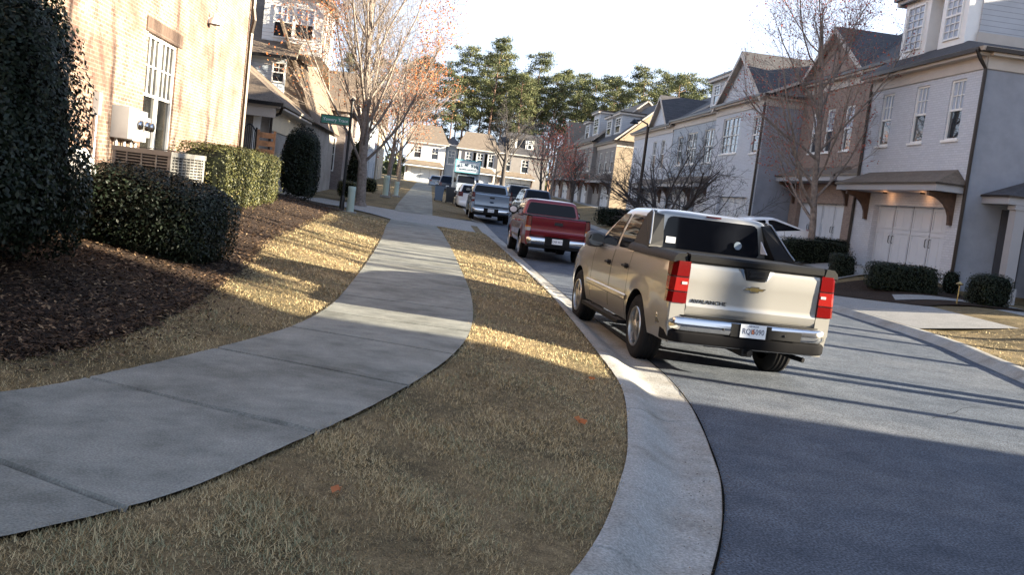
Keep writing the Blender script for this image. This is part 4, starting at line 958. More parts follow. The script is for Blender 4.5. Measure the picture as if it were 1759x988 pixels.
# the dark brick corner house beyond
ORG = Vector((-7, 55, .6)); DH = thing('townhouse', ORG, 'shaded dark brick house corner behind the tall oval shrub and street sign', 'house')
m = MB(); m.box(-14, -5.2, 58.2, 66, .3, 5.6, 0); m.build('wall', 'brick_dark', DH); m = MB(); slab_roof(m, [(-14.3, 57.7, 5.65), (-4.7, 57.7, 5.65), (-6.5, 62, 8.2), (-14.3, 62, 8.2)]); slab_roof(m, [(-4.7, 57.7, 5.65), (-4.7, 66.5, 5.65), (-6.5, 62, 8.2)]); slab_roof(m, [(-4.7, 66.5, 5.65), (-14.3, 66.5, 5.65), (-14.3, 62, 8.2), (-6.5, 62, 8.2)])
m.build('roof', ['shingle_brown', 'cream_trim'], DH)
window(DH, mkF((-6.6, 58.2, 0), (1, 0, 0), (0, -1, 0)), 0, .9, 2.0, 4.0, d=0, sill=False)
ORG = Vector((0, 0, 0))
for k, (yy, lab, wm) in enumerate(((70, 'white sided house behind the big orange tree on the left', 'siding_white'), (86, 'grey sided house farther along the left sidewalk', 'siding_blue'), (102, 'tan sided house at the far end of the left sidewalk', 'siding_tan'))):
    townhouse(lab, -5.6, yy, yy + 13, 1 + k * .3, 7.0 + k * .3, 10, wm, wm, n=1, rise=2.8, roofm='shingle_brown', gables=[(yy + 3, yy + 9, 7.1 + k * .3, 9.6 + k * .3)], wins=[(yy + 2, yy + 3.2, 4.6, 6.3), (yy + 6, yy + 7.2, 4.6, 6.3), (yy + 10, yy + 11.2, 4.6, 6.3), (yy + 2, yy + 3.2, 1.8, 3.4), (yy + 9.6, yy + 11, 1.8, 3.4)], group=None)
# unseen houses on the right, placed and sized to throw shade over the near street
townhouse('unseen brick townhouse beside the near road, placed and sized to shade the street', 16, -20, 1.5, .6, 9.4, 12, 'brick_grey', 'brick_grey', rise=3.4, wins=[(-4, -3, 5, 6.8), (0, 1, 5, 6.8), (-8, -7, 5, 6.8), (-12, -11, 5, 6.8)], garage=[(-4, 1, .6, 2.8), (-12, -7, .6, 2.8)], can=[(-4.6, 1.6, 3.4), (-12.6, -6.4, 3.4)], winstyle=dict(cols=2, rows=2), group=None, hiproof=True)
townhouse('unseen tall grey townhouse on the side lane, sized to shade the nearest grey townhouse', 27, 21.3, 36, .8, 12.0, 10, 'painted_brick', 'stucco_grey', rise=1.0, wins=[(23, 24, 5, 6.8), (26, 27, 5, 6.8), (29, 30, 5, 6.8)], garage=[(23, 28, .8, 3)], can=[(22.4, 28.6, 3.6)], winstyle=dict(cols=2, rows=2), group=None, hiproof=True)
townhouse('unseen low brick garage by the side lane, sized to shade the walk and red pickup', 27, 16.6, 21.2, .8, 8.2, 9, 'brick_brown', 'brick_brown', rise=.9, garage=[(17.4, 20.4, .8, 3)], group=None, hiproof=True)
# ------------------------------------------------------------------ vehicles (local axes: x right, y forward from the rear axle, z up)
Z0 = Vector((0, 0, 0))
def itp(y, pts): return float(np.interp(y, [p[0] for p in pts], [p[1] for p in pts]))
def wheel(par, x, y, r, w, spokes=5, rimf=.62, rimm='alloy'):
    s = 1 if x > 0 else -1
    M = Matrix.Translation((x, y, r)) @ Matrix.Rotation(s * pi / 2, 4, 'Y')
    h = w / 2; pr = [(r * rimf, -h), (r * .9, -h), (r * .97, -h * .86), (r, -h * .72)]
    for g in (-.42, 0, .42): pr += [(r, h * g - .018), (r - .012, h * g - .012), (r - .012, h * g + .012), (r, h * g + .018)]
    pr += [(r, h * .72), (r * .97, h * .86), (r * .9, h), (r * .80, h + .004), (r * rimf, h - .004)]
    t = MB().lathe(pr, M, 28).build('wheel', 'rubber', par, smooth=True, angle=40, org=Z0)
    m = MB(); R = r * rimf
    m.lathe([(R + .004, h - .006), (R - .004, h + .008), (R - .022, h + .006), (R - .03, h - .03), (R - .04, -h * .3)], M, 28)
    m.lathe([(R - .03, h - .075), (.06, h - .06), (0, h - .06)], M, 20, 1)
    for k in range(spokes):
        for dd in (-.13, .13):
            a = 2 * pi * k / spokes + dd; c, s_ = cos(a), sin(a); tw = .022
            f = lambda rr, q, z: M @ Vector((rr * c - q * s_, rr * s_ + q * c, z))
            m.hexa([f(.05, -tw, h - .05), f(R - .012, -tw * 1.1, h - .05), f(R - .012, tw * 1.1, h - .05), f(.05, tw, h - .05)], [f(.05, -tw, h - .004), f(R - .012, -tw, h - .012), f(R - .012, tw, h - .012), f(.05, tw, h - .004)])
    m.lathe([(.085, h - .05), (.082, h - .002), (.06, h + .008), (0, h + .01)], M, 14)
    m.build('rim', [rimm, 'underbody'], t, smooth=True, angle=40, org=Z0)
    return t
def shell(par, P):
    """body sides with wheel-arch openings, hood, decks, front and rear faces; doors are separate panels with real gaps"""
    yr, yf, W, sill = P['yr'], P['yf'], P['W'], P['sill']; ra, rw = P['ra'], P['rw']; axl = (0, P['wb'])
    ys = set(np.round(np.arange(yr, yf + .001, .07), 3)) | {yf}
    for a in axl:
        for k in range(15): ys.add(round(a + ra * cos(pi * k / 14), 4))
    gaps = sorted({e for d in P['doors'] for e in d})
    for e in gaps: ys |= {e - .006, e + .006}
    ys = sorted(y for y in ys if not any(0 < abs(y - e) < .0059 for e in gaps)); ys = [y for i, y in enumerate(ys) if i == 0 or y - ys[i - 1] > 2e-3]
    ztop = lambda y: itp(y, P['top'])
    def zbot(y):
        z = itp(y, P['bot']) if 'bot' in P else sill
        for a in axl:
            d = abs(y - a)
            if d < ra: z = max(z, rw * .98 + sqrt(max(ra * ra - d * d, 0)))
        return z
    def wid(y, z):
        t = (z - sill) / max(ztop(y) - sill, .1)
        w = W * (1 - .05 * (1 - min(t / .35, 1)) ** 2 - P.get('tuck', .035) * max((t - .55) / .45, 0) ** 2)
        if y > yf - 1.0: w *= 1 - P.get('nose', .09) * ((y - yf + 1.0) / 1.0) ** 2.2
        if y < yr + .5: w *= 1 - P.get('tail', .02) * ((yr + .5 - y) / .5) ** 2
        for a in axl:
            d = sqrt((y - a) ** 2 + (z - rw) ** 2)
            if d < ra + .16: w += P.get('flare', .03) * (1 - max(0, d - ra) / .16)
        w -= P.get('crease', .012) * math.exp(-((t - .62) / .06) ** 2) * .5
        return w
    K = 12; m = MB(); bk = MB(); drs = [MB() for _ in P['doors'] for _ in (0, 1)]
    for si, s in enumerate((-1, 1)):
        lip = MB(); rows = []
        for y in ys:
            a, b = zbot(y), ztop(y); rows.append([(s * wid(y, a + (b - a) * k / K), y, a + (b - a) * k / K) for k in range(K + 1)])
        for i in range(len(ys) - 1):
            mid = (ys[i] + ys[i + 1]) / 2; gap = any(abs(mid - e) < .006 for e in gaps); dj = [j for j, d in enumerate(P['doors']) if d[0] < mid < d[1]]
            tgt = None if gap else (drs[dj[0] * 2 + si] if dj else m)
            for k in range(K):
                q = [rows[i][k], rows[i + 1][k], rows[i + 1][k + 1], rows[i][k + 1]]
                tt = tgt
                if k == 0 and (dj or gap): tt = m
                if tt is not None: tt.poly(q if s > 0 else q[::-1])
            bk.poly([(p[0] - s * .012, p[1], p[2]) for p in (rows[i][0], rows[i + 1][0], rows[i + 1][K], rows[i][K])])
            e0, e1 = rows[i][0], rows[i + 1][0]
            lip.poly([e0, e1, (e1[0] - s * .30, e1[1], e1[2]), (e0[0] - s * .30, e0[1], e0[2])])
        lip.build('wheel_well', 'underbody', par, org=Z0)
    # top surfaces
    for a, b, crown in P['decks']:
        yy = [y for y in ys if a - 1e-6 <= y <= b + 1e-6]; rows = []
        for y in yy:
            w = wid(y, ztop(y)); rows.append([(w * t, y, ztop(y) + crown * (1 - t ** 4) * min(1, (yf - y) / .25 + .25)) for t in np.linspace(-1, 1, 15)])
        m.grid(rows)
    for y, sg, mm in ((yf, 1, 0), (yr, -1, 0)):
        rows = []
        for k in range(9):
            z = zbot(y) + (ztop(y) - zbot(y)) * k / 8; w = wid(y, z)
            rows.append([(w * t, y + sg * P.get('bulge', .06) * (1 - t * t) * (1 if sg > 0 else .0), z + (P['decks'][0][2] * (1 - t ** 4) * .25 if k == 8 and sg > 0 else 0)) for t in np.linspace(-1, 1, 13)])
        m.grid(rows, 0, flip=sg < 0)
    def weld(o):
        import bmesh
        b = bmesh.new(); b.from_mesh(o.data); bmesh.ops.remove_doubles(b, verts=b.verts, dist=.0008); b.to_mesh(o.data); b.free()
        o.data.polygons.foreach_set('use_smooth', [True] * len(o.data.polygons)); o.data.set_sharp_from_angle(angle=radians(28)); return o
    body = weld(m.build('body', P['paint'], par, org=Z0))
    for j, d in enumerate(drs):
        o = weld(d.build('door', P['paint'], par, org=Z0)); s = -1 if j % 2 == 0 else 1; dd = P['doors'][j // 2]
        y = dd[0] + .14; z = ztop(y) - P.get('hz', .2); x = s * (wid(y, z) + .012)
        MB().tube([(x - s * .02, y - .10, z), (x + s * .022, y - .08, z + .004), (x + s * .022, y + .08, z + .004), (x - s * .02, y + .10, z)], .018, 6).box(min(x - s * .03, x - s * .006), max(x - s * .03, x - s * .006), y - .075, y + .075, z - .035, z + .035).build('handle', P.get('handle', 'trim_plastic'), o, org=Z0)
    bk.box(-W + .16, W - .16, yr + .12, yf - .2, sill + .0, sill + .14).build('underbody', 'underbody', par, org=Z0)
    P['wid'], P['ztop'] = wid, ztop
    return body
def greenhouse(par, P, G):
    zb, zr = G['zb'], G['zr']
    def at(t):
        w = G['wb'] + (G['wr'] - G['wb']) * t + .022 * sin(pi * min(t, 1)); y0 = G['b0'] + (G['r0'] - G['b0']) * t; y1 = G['b1'] + (G['r1'] - G['b1']) * t + .05 * sin(pi * t)
        return w, y0, y1
    def ring(w, y0, y1, z, rc=.10):
        pts = []
        for cx, cy, a0 in ((w - rc, y1 - rc, 0), (-w + rc, y1 - rc, pi / 2), (-w + rc, y0 + rc, pi), (w - rc, y0 + rc, 3 * pi / 2)):
            for k in range(5): a = a0 + pi / 2 * k / 4; pts.append((cx + rc * cos(a), cy + rc * sin(a), z))
        return pts
    rows = []
    for t in (0, .12, .3, .5, .7, .86, .94): rows.append(ring(*at(t), zb + (zr - zb) * t))
    w, y0, y1 = at(1)
    for ins, dz in ((.025, -.004), (.07, .016), (.16, .03), (.34, .042)): rows.append(ring(w - ins, y0 + ins, y1 - ins, zr + dz, .08))
    m = MB(); m.grid(rows, 0, True); m.poly(rows[-1])
    cab = m.build('cab', P['paint'], par, smooth=True, angle=40, org=Z0)
    tz = lambda z: (z - zb) / (zr - zb)
    def rounded(poly, r=.045):
        out = []; n = len(poly)
        for i in range(n):
            p0, p, p1 = Vector(poly[i - 1]), Vector(poly[i]), Vector(poly[(i + 1) % n]); a = (p0 - p); b = (p1 - p); ra_ = min(r, a.length * .4, b.length * .4)
            A, B = p + a.normalized() * ra_, p + b.normalized() * ra_
            for k in range(5):
                u = k / 4; out.append((1 - u) ** 2 * A + 2 * u * (1 - u) * p + u * u * B)
        return out
    def slices(poly, r, n=10):
        q = rounded(poly, r); zs = [p.y for p in q]; z0, z1 = min(zs), max(zs); out = []
        for k in range(n + 1):
            z = z0 + (z1 - z0) * (.5 - .5 * cos(pi * k / n)); z = min(max(z, z0 + 1e-5), z1 - 1e-5); xs = []
            for a, b in zip(q, q[1:] + q[:1]):
                if (a.y - z) * (b.y - z) <= 0 and abs(a.y - b.y) > 1e-9: xs.append(a.x + (b.x - a.x) * (z - a.y) / (b.y - a.y))
            out.append((z, min(xs), max(xs)))
        return out
    def lerp_at(t):                                     # the loft is straight between its rings: follow it exactly
        L_ = (0, .12, .3, .5, .7, .86, .94, 1.0); k = max(i for i in range(7) if L_[i] <= t + 1e-9) if t > 0 else 0
        u = (t - L_[k]) / (L_[k + 1] - L_[k]); a, b = at(L_[k]), at(L_[k + 1]); return tuple(a[i] + (b[i] - a[i]) * u for i in range(3))
    def pane(rows, off, name, mat, flip=False):
        m = MB(); m.grid(rows, flip=flip); rim = rows[0] + [r[-1] for r in rows[1:]] + rows[-1][-2::-1] + [r[0] for r in rows[-2:0:-1]]
        m.grid([[tuple(p) for p in rim], [tuple(Vector(p) - Vector(off)) for p in rim]], close=True); m.build(name, mat, par, org=Z0, smooth=True, angle=30)
    def side_win(poly, mat='car_glass', off=.007, name='window', r=.05):
        for s in (-1, 1): pane([[(s * (lerp_at(tz(z))[0] + off), a + (b - a) * k / 6, z) for k in range(7)] for z, a, b in slices(poly, r)], (s * .02, 0, 0), name, mat, s < 0)
    def end_win(poly, rear, mat='car_glass', off=.010, name='window', r=.07):
        rows = []
        for z, a, b in slices(poly, r):
            w_, y0_, y1_ = lerp_at(tz(z)); rows.append([(a + (b - a) * k / 8, y0_ - off if rear else y1_ + off, z) for k in range(9)])
        pane(rows, (0, -.02 if rear else .02, 0), name, mat, not rear)
    for q in G['side']: side_win(q)
    for q in G.get('trim', ()): side_win(q, 'trim_plastic', .004, 'window_trim', .02)
    end_win(G['rear'], True, name='rear_window'); end_win(G['front'], False, name='windshield')
    return cab, at, side_win, end_win
def bumper_sweep(m, yr, W, z0, z1, bulge=.10, wrap=.55, mi=0, dep=.14):
    path = []
    for k in range(25):
        t = -1 + 2 * k / 24; path.append((W * (abs(t) ** .8 * (1 if t > 0 else -1)) if abs(t) < .86 else W * (1 if t > 0 else -1) * (.887 + .113 * sin((abs(t) - .86) / .14 * pi / 2)), yr - bulge * (1 - (abs(t)) ** 2 * .55) + (0 if abs(t) < .86 else ((abs(t) - .86) / .14) ** 2 * wrap)))
    rows = []
    for x, y in path:
        cx = 1 if abs(x) < W * .96 else .8
        rows.append([(x * .97, y + dep * .6, z0), (x * .985, y + .02, z0), (x, y, z0 + (z1 - z0) * .2), (x, y, z1 - (z1 - z0) * .18), (x * .985, y + .03, z1), (x * .95, y + dep, z1)])
    m.grid(rows, mi); return m
def mirror(par, x, y, z, mat='trim_plastic', size=(.13, .10, .115), glass='dark_glass'):
    for s in (-1, 1):
        m = MB(); M = Matrix.Translation((s * (x + .10), y, z)) @ Matrix.Diagonal((size[0], size[1] * .7, size[2], 1)); rows = []
        for i in range(9):
            th = -pi / 2 + pi * i / 8; rows.append([tuple(M @ Vector((np.sign(cos(a)) * abs(cos(th) * cos(a)) ** .6, np.sign(sin(a)) * abs(cos(th) * sin(a)) ** .7, np.sign(sin(th)) * abs(sin(th)) ** .6))) for a in [2 * pi * j / 14 for j in range(14)]])
        m.grid(rows, 0, True); m.box(*sorted((s * (x - .06), s * (x + .04))), y - .03, y + .03, z - .07, z - .03); o = m.build('mirror', mat, par, smooth=True, angle=60, org=Z0)
        g = MB(); g.poly([(s * (x + .10) + size[0] * .8 * cos(a), y - size[1] * .72, z + size[2] * .78 * sin(a)) for a in [2 * pi * j / 12 for j in range(12)]]); g.build('mirror_glass', glass, o, org=Z0)
def plate(par, x, y, z, txt, w=.305, h=.152, peach=False):
    p = MB().box(x - w / 2, x + w / 2, y - .006, y, z - h / 2, z + h / 2).build('licence_plate', 'plate_white', par, org=Z0)
    M = frame_m(Vector((x, y - .008, z - .005)), (1, 0, 0), (0, 0, 1))
    text_obj('lettering', txt, .092, M, 'plate_ink', p, .001, .78, org=Z0)
    if peach:
        c = [(x - .004 + .02 * cos(a), y - .008, z - .004 + .028 * sin(a)) for a in [2 * pi * j / 12 for j in range(12)]]; MB().poly(c).build('peach_mark', 'peach_ink', p, org=Z0)
        text_obj('state_name', 'GEORGIA', .026, frame_m(Vector((x, y - .008, z + .058)), (1, 0, 0), (0, 0, 1)), 'plate_ink', p, .001, 1.1, org=Z0)
    return p
def panel_profile(m, x0, x1, prof, y, th, n=9, mi=0):
    """upright panel whose face follows prof = [(z, dy)...]"""
    rows = [[(x0 + (x1 - x0) * k / n, y + dy, z) for k in range(n + 1)] for z, dy in prof]
    m.grid(rows, mi); b = [(x0, y + th, prof[0][0]), (x1, y + th, prof[0][0]), (x1, y + th, prof[-1][0]), (x0, y + th, prof[-1][0])]
    m.poly([rows[0][0], rows[0][-1], b[1], b[0]], mi); m.poly([rows[-1][0], rows[-1][-1], b[2], b[3]], mi)
    m.poly([r[0] for r in rows] + [b[3], b[0]], mi); m.poly([r[-1] for r in rows] + [b[2], b[1]], mi); return m
def lamp_block(par, side, x0, x1, y, z0, z1, zones, depth=.30, wrap=.0):
    m = MB(); s = side; zs = [z0] + [z for z, _ in zones[:-1]] + [z1]; mats = []
    for i, (_, mat) in enumerate(zones):
        if mat not in mats: mats.append(mat)
        a, b = zs[i] + .002, zs[i + 1] - .002
        ta, tb = (a - z0) / (z1 - z0), (b - z0) / (z1 - z0)
        xo = lambda t: x1 - .03 * t
        lo = [(s * x0, y, a), (s * (xo(ta) - .05), y + .0, a), (s * xo(ta), y + .06, a), (s * xo(ta), y + depth * (.55 + .45 * ta), a), (s * x0, y + depth, a)]
        hi = [(s * x0, y, b), (s * (xo(tb) - .05), y + .0, b), (s * xo(tb), y + .06, b), (s * xo(tb), y + depth * (.55 + .45 * tb), b), (s * x0, y + depth, b)]
        if s < 0: lo, hi = lo[::-1], hi[::-1]
        m.hexa(lo, hi, mats.index(mat))
    return m.build('taillight', mats, par, org=Z0)
def headlights(par, P, z0, z1, w=.42):
    for s in (-1, 1):
        x1 = P['wid'](P['yf'] - .12, z1) ; m = MB()
        m.hexa([(s * (x1 - w), P['yf'] - .02, z0), (s * (x1 + .006), P['yf'] - .22, z0), (s * (x1 + .006), P['yf'] - .4, z0), (s * (x1 - w), P['yf'] - .3, z0)][::s], [(s * (x1 - w), P['yf'] - .01, z1), (s * (x1 + .004), P['yf'] - .22, z1), (s * (x1 + .004), P['yf'] - .45, z1), (s * (x1 - w), P['yf'] - .3, z1)][::s])
        m.build('headlight', 'clear_lens', par, org=Z0)
    g = MB(); x = P['W'] * .5; g.box(-x, x, P['yf'] - .05, P['yf'] + .075, z0 - .12, z1 - .02, 0)
    for k in range(5): zz = z0 - .10 + (z1 - z0 + .08) * k / 4; g.box(-x, x, P['yf'] + .07, P['yf'] + .09, zz - .012, zz + .012, 1)
    g.build('grille', ['trim_plastic', 'chrome'], par, org=Z0)
    bumper_front = MB(); yf = P['yf']; W = P['W'] * .93
    rows = []
    for k in range(17):
        t = -1 + 2 * k / 16; y = yf + .14 * (1 - t * t * .9) - (0 if abs(t) < .8 else (abs(t) - .8) * 1.2); rows.append([(W * t, y - .15, P['sill'] - .02), (W * t, y, P['sill'] + .04), (W * t, y, z0 - .20), (W * t, y - .12, z0 - .15)])
    bumper_front.grid(rows, 0, flip=True).build('front_bumper', P.get('fb', P['paint']), par, smooth=True, org=Z0)

# the champagne pickup with sail panels, nearest on the road
def silver_truck():
    t = thing('pickup_truck', (3.71, 11.73, 0), 'champagne silver pickup with dark sail panels and covered bed, nearest vehicle at the kerb', 'pickup', None, .059)
    P = dict(yr=-1.17, yf=4.22, W=.985, sill=.40, ra=.475, rw=.402, wb=3.302, paint='champagne_paint', doors=[(.62, 1.50), (1.53, 2.62)], hz=.20, handle='trim_plastic', flare=.022, tuck=.05,
             top=[(-1.2, 1.325), (.5, 1.30), (1.2, 1.275), (2.6, 1.25), (2.75, 1.245), (3.4, 1.20), (4.0, 1.10), (4.22, 1.03)], decks=[(2.5, 4.22, .055), (-1.17, 2.6, .0)], fb='champagne_paint')
    shell(t, P)
    G = dict(zb=1.27, zr=1.86, wb=.925, wr=.735, b0=.40, b1=2.72, r0=.42, r1=1.72,
             side=[[(1.56, 1.30), (2.46, 1.30), (1.80, 1.775), (1.52, 1.78)], [(.78, 1.315), (1.44, 1.305), (1.40, 1.78), (.80, 1.78)]],
             trim=[[(1.45, 1.295), (1.55, 1.295), (1.51, 1.785), (1.41, 1.785)]] if False else [],
             rear=[(-.68, 1.40), (.68, 1.40), (.60, 1.815), (-.60, 1.815)], front=[(-.80, 1.30), (.80, 1.30), (.66, 1.80), (-.66, 1.80)])
    G['zb'] = 1.265
    cab, at, sw, ew = greenhouse(t, P, G)
    for s in (-1, 1):                                  # sail panels: thick buttresses from roof corner down to the bed rail
        o = [(s * .955, .74, 1.305), (s * .80, .70, 1.80), (s * .765, .62, 1.868), (s * .80, .42, 1.825), (s * .915, .02, 1.50), (s * .95, -.06, 1.43), (s * .968, -.10, 1.318)]
        i = [(s * .80, .74, 1.305), (s * .70, .70, 1.80), (s * .66, .62, 1.866), (s * .655, .42, 1.82), (s * .72, .12, 1.50), (s * .74, .06, 1.43), (s * .77, -.05, 1.318)]
        m = MB(); m.hexa(o[::s], i[::s]) if s < 0 else m.hexa(i, o); q = m.build('sail_panel', 'trim_plastic', t, org=Z0)
        MB().tube([(s * .775, .56, 1.868), (s * .80, .42, 1.838), (s * .914, .02, 1.515), (s * .95, -.08, 1.44)], .010, 5).build('sail_edge', 'alloy' if s > 0 else 'alloy', q, org=Z0)
        MB().hexa([(s * .69, .36, 1.46), (s * .672, .36, 1.62), (s * .705, .20, 1.46)][::s], [(s * .675, .36, 1.46), (s * .657, .36, 1.62), (s * .69, .20, 1.46)][::s]).build('quarter_glass', 'decal_white' if s > 0 else 'car_glass', q, org=Z0)
        # black cladding on the bed rail
        rows = []
        for y in np.linspace(-1.20, .76, 12): rows.append([(s * .985, y, 1.315 + .0), (s * .972, y, 1.375), (s * .93, y, 1.415), (s * .84, y, 1.42), (s * .82, y, 1.33)])
        MB().grid(rows, flip=s > 0).poly([rows[0][k] for k in range(5)]).build('rail_cladding', 'trim_plastic', t, smooth=True, org=Z0)
        MB().box(*sorted((s * .93, s * 1.045)), .62, 2.72, .335, .385).box(*sorted((s * .80, s * .98)), 1.0, 1.1, .30, .40).box(*sorted((s * .80, s * .98)), 2.3, 2.4, .30, .40).build('running_board', 'trim_plastic', t, org=Z0)
        rows = [[(s * (P['wid'](y, z) + dx), y, z) for z, dx in ((.655, .002), (.67, .017), (.72, .017), (.735, .002))] for y in np.linspace(.56, 2.80, 9)]
        MB().grid(rows, flip=s < 0).build('side_moulding', 'champagne_paint', t, org=Z0)
    m = MB()                                            # bed cover in three panels
    for a, b in ((-1.14, -.56), (-.55, -.02), (-.01, .40)): m.box(-.83, .83, a, b, 1.34, 1.405)
    m.build('bed_cover', 'trim_plastic', t, org=Z0)
    tg = panel_profile(MB(), -.775, .775, [(.745, .01), (.80, -.01), (.835, -.015), (.865, .0), (.90, .004), (1.10, .0), (1.27, -.006), (1.315, .012)], -1.19, .10).build('tailgate', 'champagne_paint', t, smooth=True, angle=25, org=Z0)
    MB().box(-.79, .79, -1.168, -1.162, .70, 1.33).build('tailgate_seam', 'underbody', t, org=Z0)
    panel_profile(MB(), -.80, .80, [(1.322, .0), (1.345, -.028), (1.395, -.034), (1.42, -.01), (1.425, .06)], -1.19, .14).build('tailgate_cap', 'trim_plastic', tg, smooth=True, org=Z0)
    h = MB().hexa([(-.15, -1.225, 1.33), (-.105, -1.225, 1.205), (.105, -1.225, 1.205), (.15, -1.225, 1.33)][::-1], [(-.17, -1.185, 1.34), (-.115, -1.185, 1.19), (.115, -1.185, 1.19), (.17, -1.185, 1.34)][::-1])
    h = h.build('tailgate_handle', 'trim_plastic', tg, org=Z0)
    MB().box(-.095, .095, -1.24, -1.226, 1.235, 1.255).box(-.095, .095, -1.24, -1.226, 1.285, 1.305).box(-.08, .08, -1.2275, -1.2255, 1.255, 1.285).build('handle_bar', 'black_metal', h, org=Z0)
    for s in (-1, 1):
        MB().extrude([(s * .155, -1.203, 1.315), (s * .205, -1.203, 1.315), (s * .135, -1.203, 1.205)][::s], (0, .02, 0)).build('handle_recess', 'blue_grey_paint' if s < 0 else 'decal_white', tg, org=Z0)
    bt = [(-.135, 1.095), (-.10, 1.125), (-.055, 1.125), (-.05, 1.14), (.055, 1.14), (.05, 1.125), (.10, 1.125), (.135, 1.125), (.10, 1.095), (.055, 1.095), (.05, 1.075), (-.06, 1.075), (-.055, 1.095)]
    e = MB().extrude([(x, -1.198, z - .01) for x, z in bt], (0, -.012, 0)).build('emblem', 'chrome', tg, org=Z0)
    MB().extrude([(x * .84, -1.2105, 1.097 + (z - 1.107) * .68) for x, z in bt], (0, -.003, 0)).build('emblem_face', 'gold_badge', e, org=Z0)
    text_obj('lettering', 'AVALANCHE', .062, frame_m(Vector((-.515, -1.192, .895)), (1, 0, 0), (0, 0, 1)), 'black_metal', tg, .005, 1.18, org=Z0)
    for s in (-1, 1):
        lamp_block(t, s, .785, 1.0, -1.215, .86, 1.335, [(.985, 'red_lens'), (.995, 'underbody'), (1.15, 'red_lens_bright'), (1.16, 'underbody'), (0, 'red_lens')], .22)
        MB().box(*sorted((s * .80, s * .862)), -1.221, -1.2, 1.075, 1.105).build('reverse_lamp', 'clear_lens', t, org=Z0)
        MB().box(*sorted((s * .785, s * .955)), -1.20, -1.0, .64, .857).build('corner_panel', 'champagne_paint', t, org=Z0)
    b = bumper_sweep(MB(), -1.19, .985, .555, .715, .09, .42).build('rear_bumper', 'chrome', t, smooth=True, angle=50, org=Z0)
    bumper_sweep(MB(), -1.185, .975, .42, .552, .097, .26).build('bumper_valance', 'underbody', b, smooth=True, angle=50, org=Z0)
    bumper_sweep(MB(), -1.15, .94, .712, .735, .10, .30).build('bumper_step', 'trim_plastic', b, smooth=True, angle=50, org=Z0)
    MB().box(.20, .60, -1.288, -1.26, .565, .665).build('step_recess', 'trim_plastic', b, org=Z0)
    MB().box(-.24, .24, -1.284, -1.27, .552, .70).build('plate_recess', 'trim_plastic', b, org=Z0)
    MB().lathe([(0, .008), (.012, .006), (.016, 0)], frame_m(Vector((-.33, -1.284, .62)), (1, 0, 0), (0, 0, 1)), 10).lathe([(0, .008), (.012, .006), (.016, 0)], frame_m(Vector((.40, -1.292, .615)), (1, 0, 0), (0, 0, 1)), 10).build('sensor', 'black_metal', b, org=Z0)
    plate(t, .02, -1.287, .63, 'RQI5090', peach=True)
    MB().box(-.06, .06, -1.24, -.7, .33, .44).box(-.4, .4, -.95, -.87, .36, .44).tube([(.0, -1.25, .385), (0, -1.33, .385)], .035, 8).build('tow_hitch', 'black_metal', t, org=Z0)
    MB().tube([(.62, -.6, .36), (.66, -1.0, .35), (.74, -1.14, .34)], .03, 8).build('exhaust_pipe', 'underbody', t, org=Z0)
    MB().tube([(-.86, 0, .40), (.86, 0, .40)], .06, 8).box(-.16, .16, -.16, .16, .26, .50).build('rear_axle', 'underbody', t, org=Z0)
    for s in (-1, 1): wheel(t, s * .85, 0, .402, .265); wheel(t, s * .86, 3.302, .402, .265)
    mirror(t, .93, 2.42, 1.34, 'grey_plastic', (.15, .12, .12)); headlights(t, P, .86, 1.04)
    MB().lathe([(0, 0), (.03, .001), (.03, .002), (.052, .002), (.052, .005), (.026, .005), (.026, .003), (0, .003)], frame_m(Vector((.36, .372, 1.53)), (1, 0, 0), (0, .05, 1)), 18).build('window_sticker', 'blue_grey_paint' if False else 'grey_paint', t, org=Z0)
    MB().box(-.61, -.48, .366, .369, 1.47, 1.55).build('window_decal', 'decal_white', t, org=Z0)
    MB().box(-.10, .10, .40, .42, 1.845, 1.865).build('third_brake_light', 'red_lens', t, org=Z0)
    return t
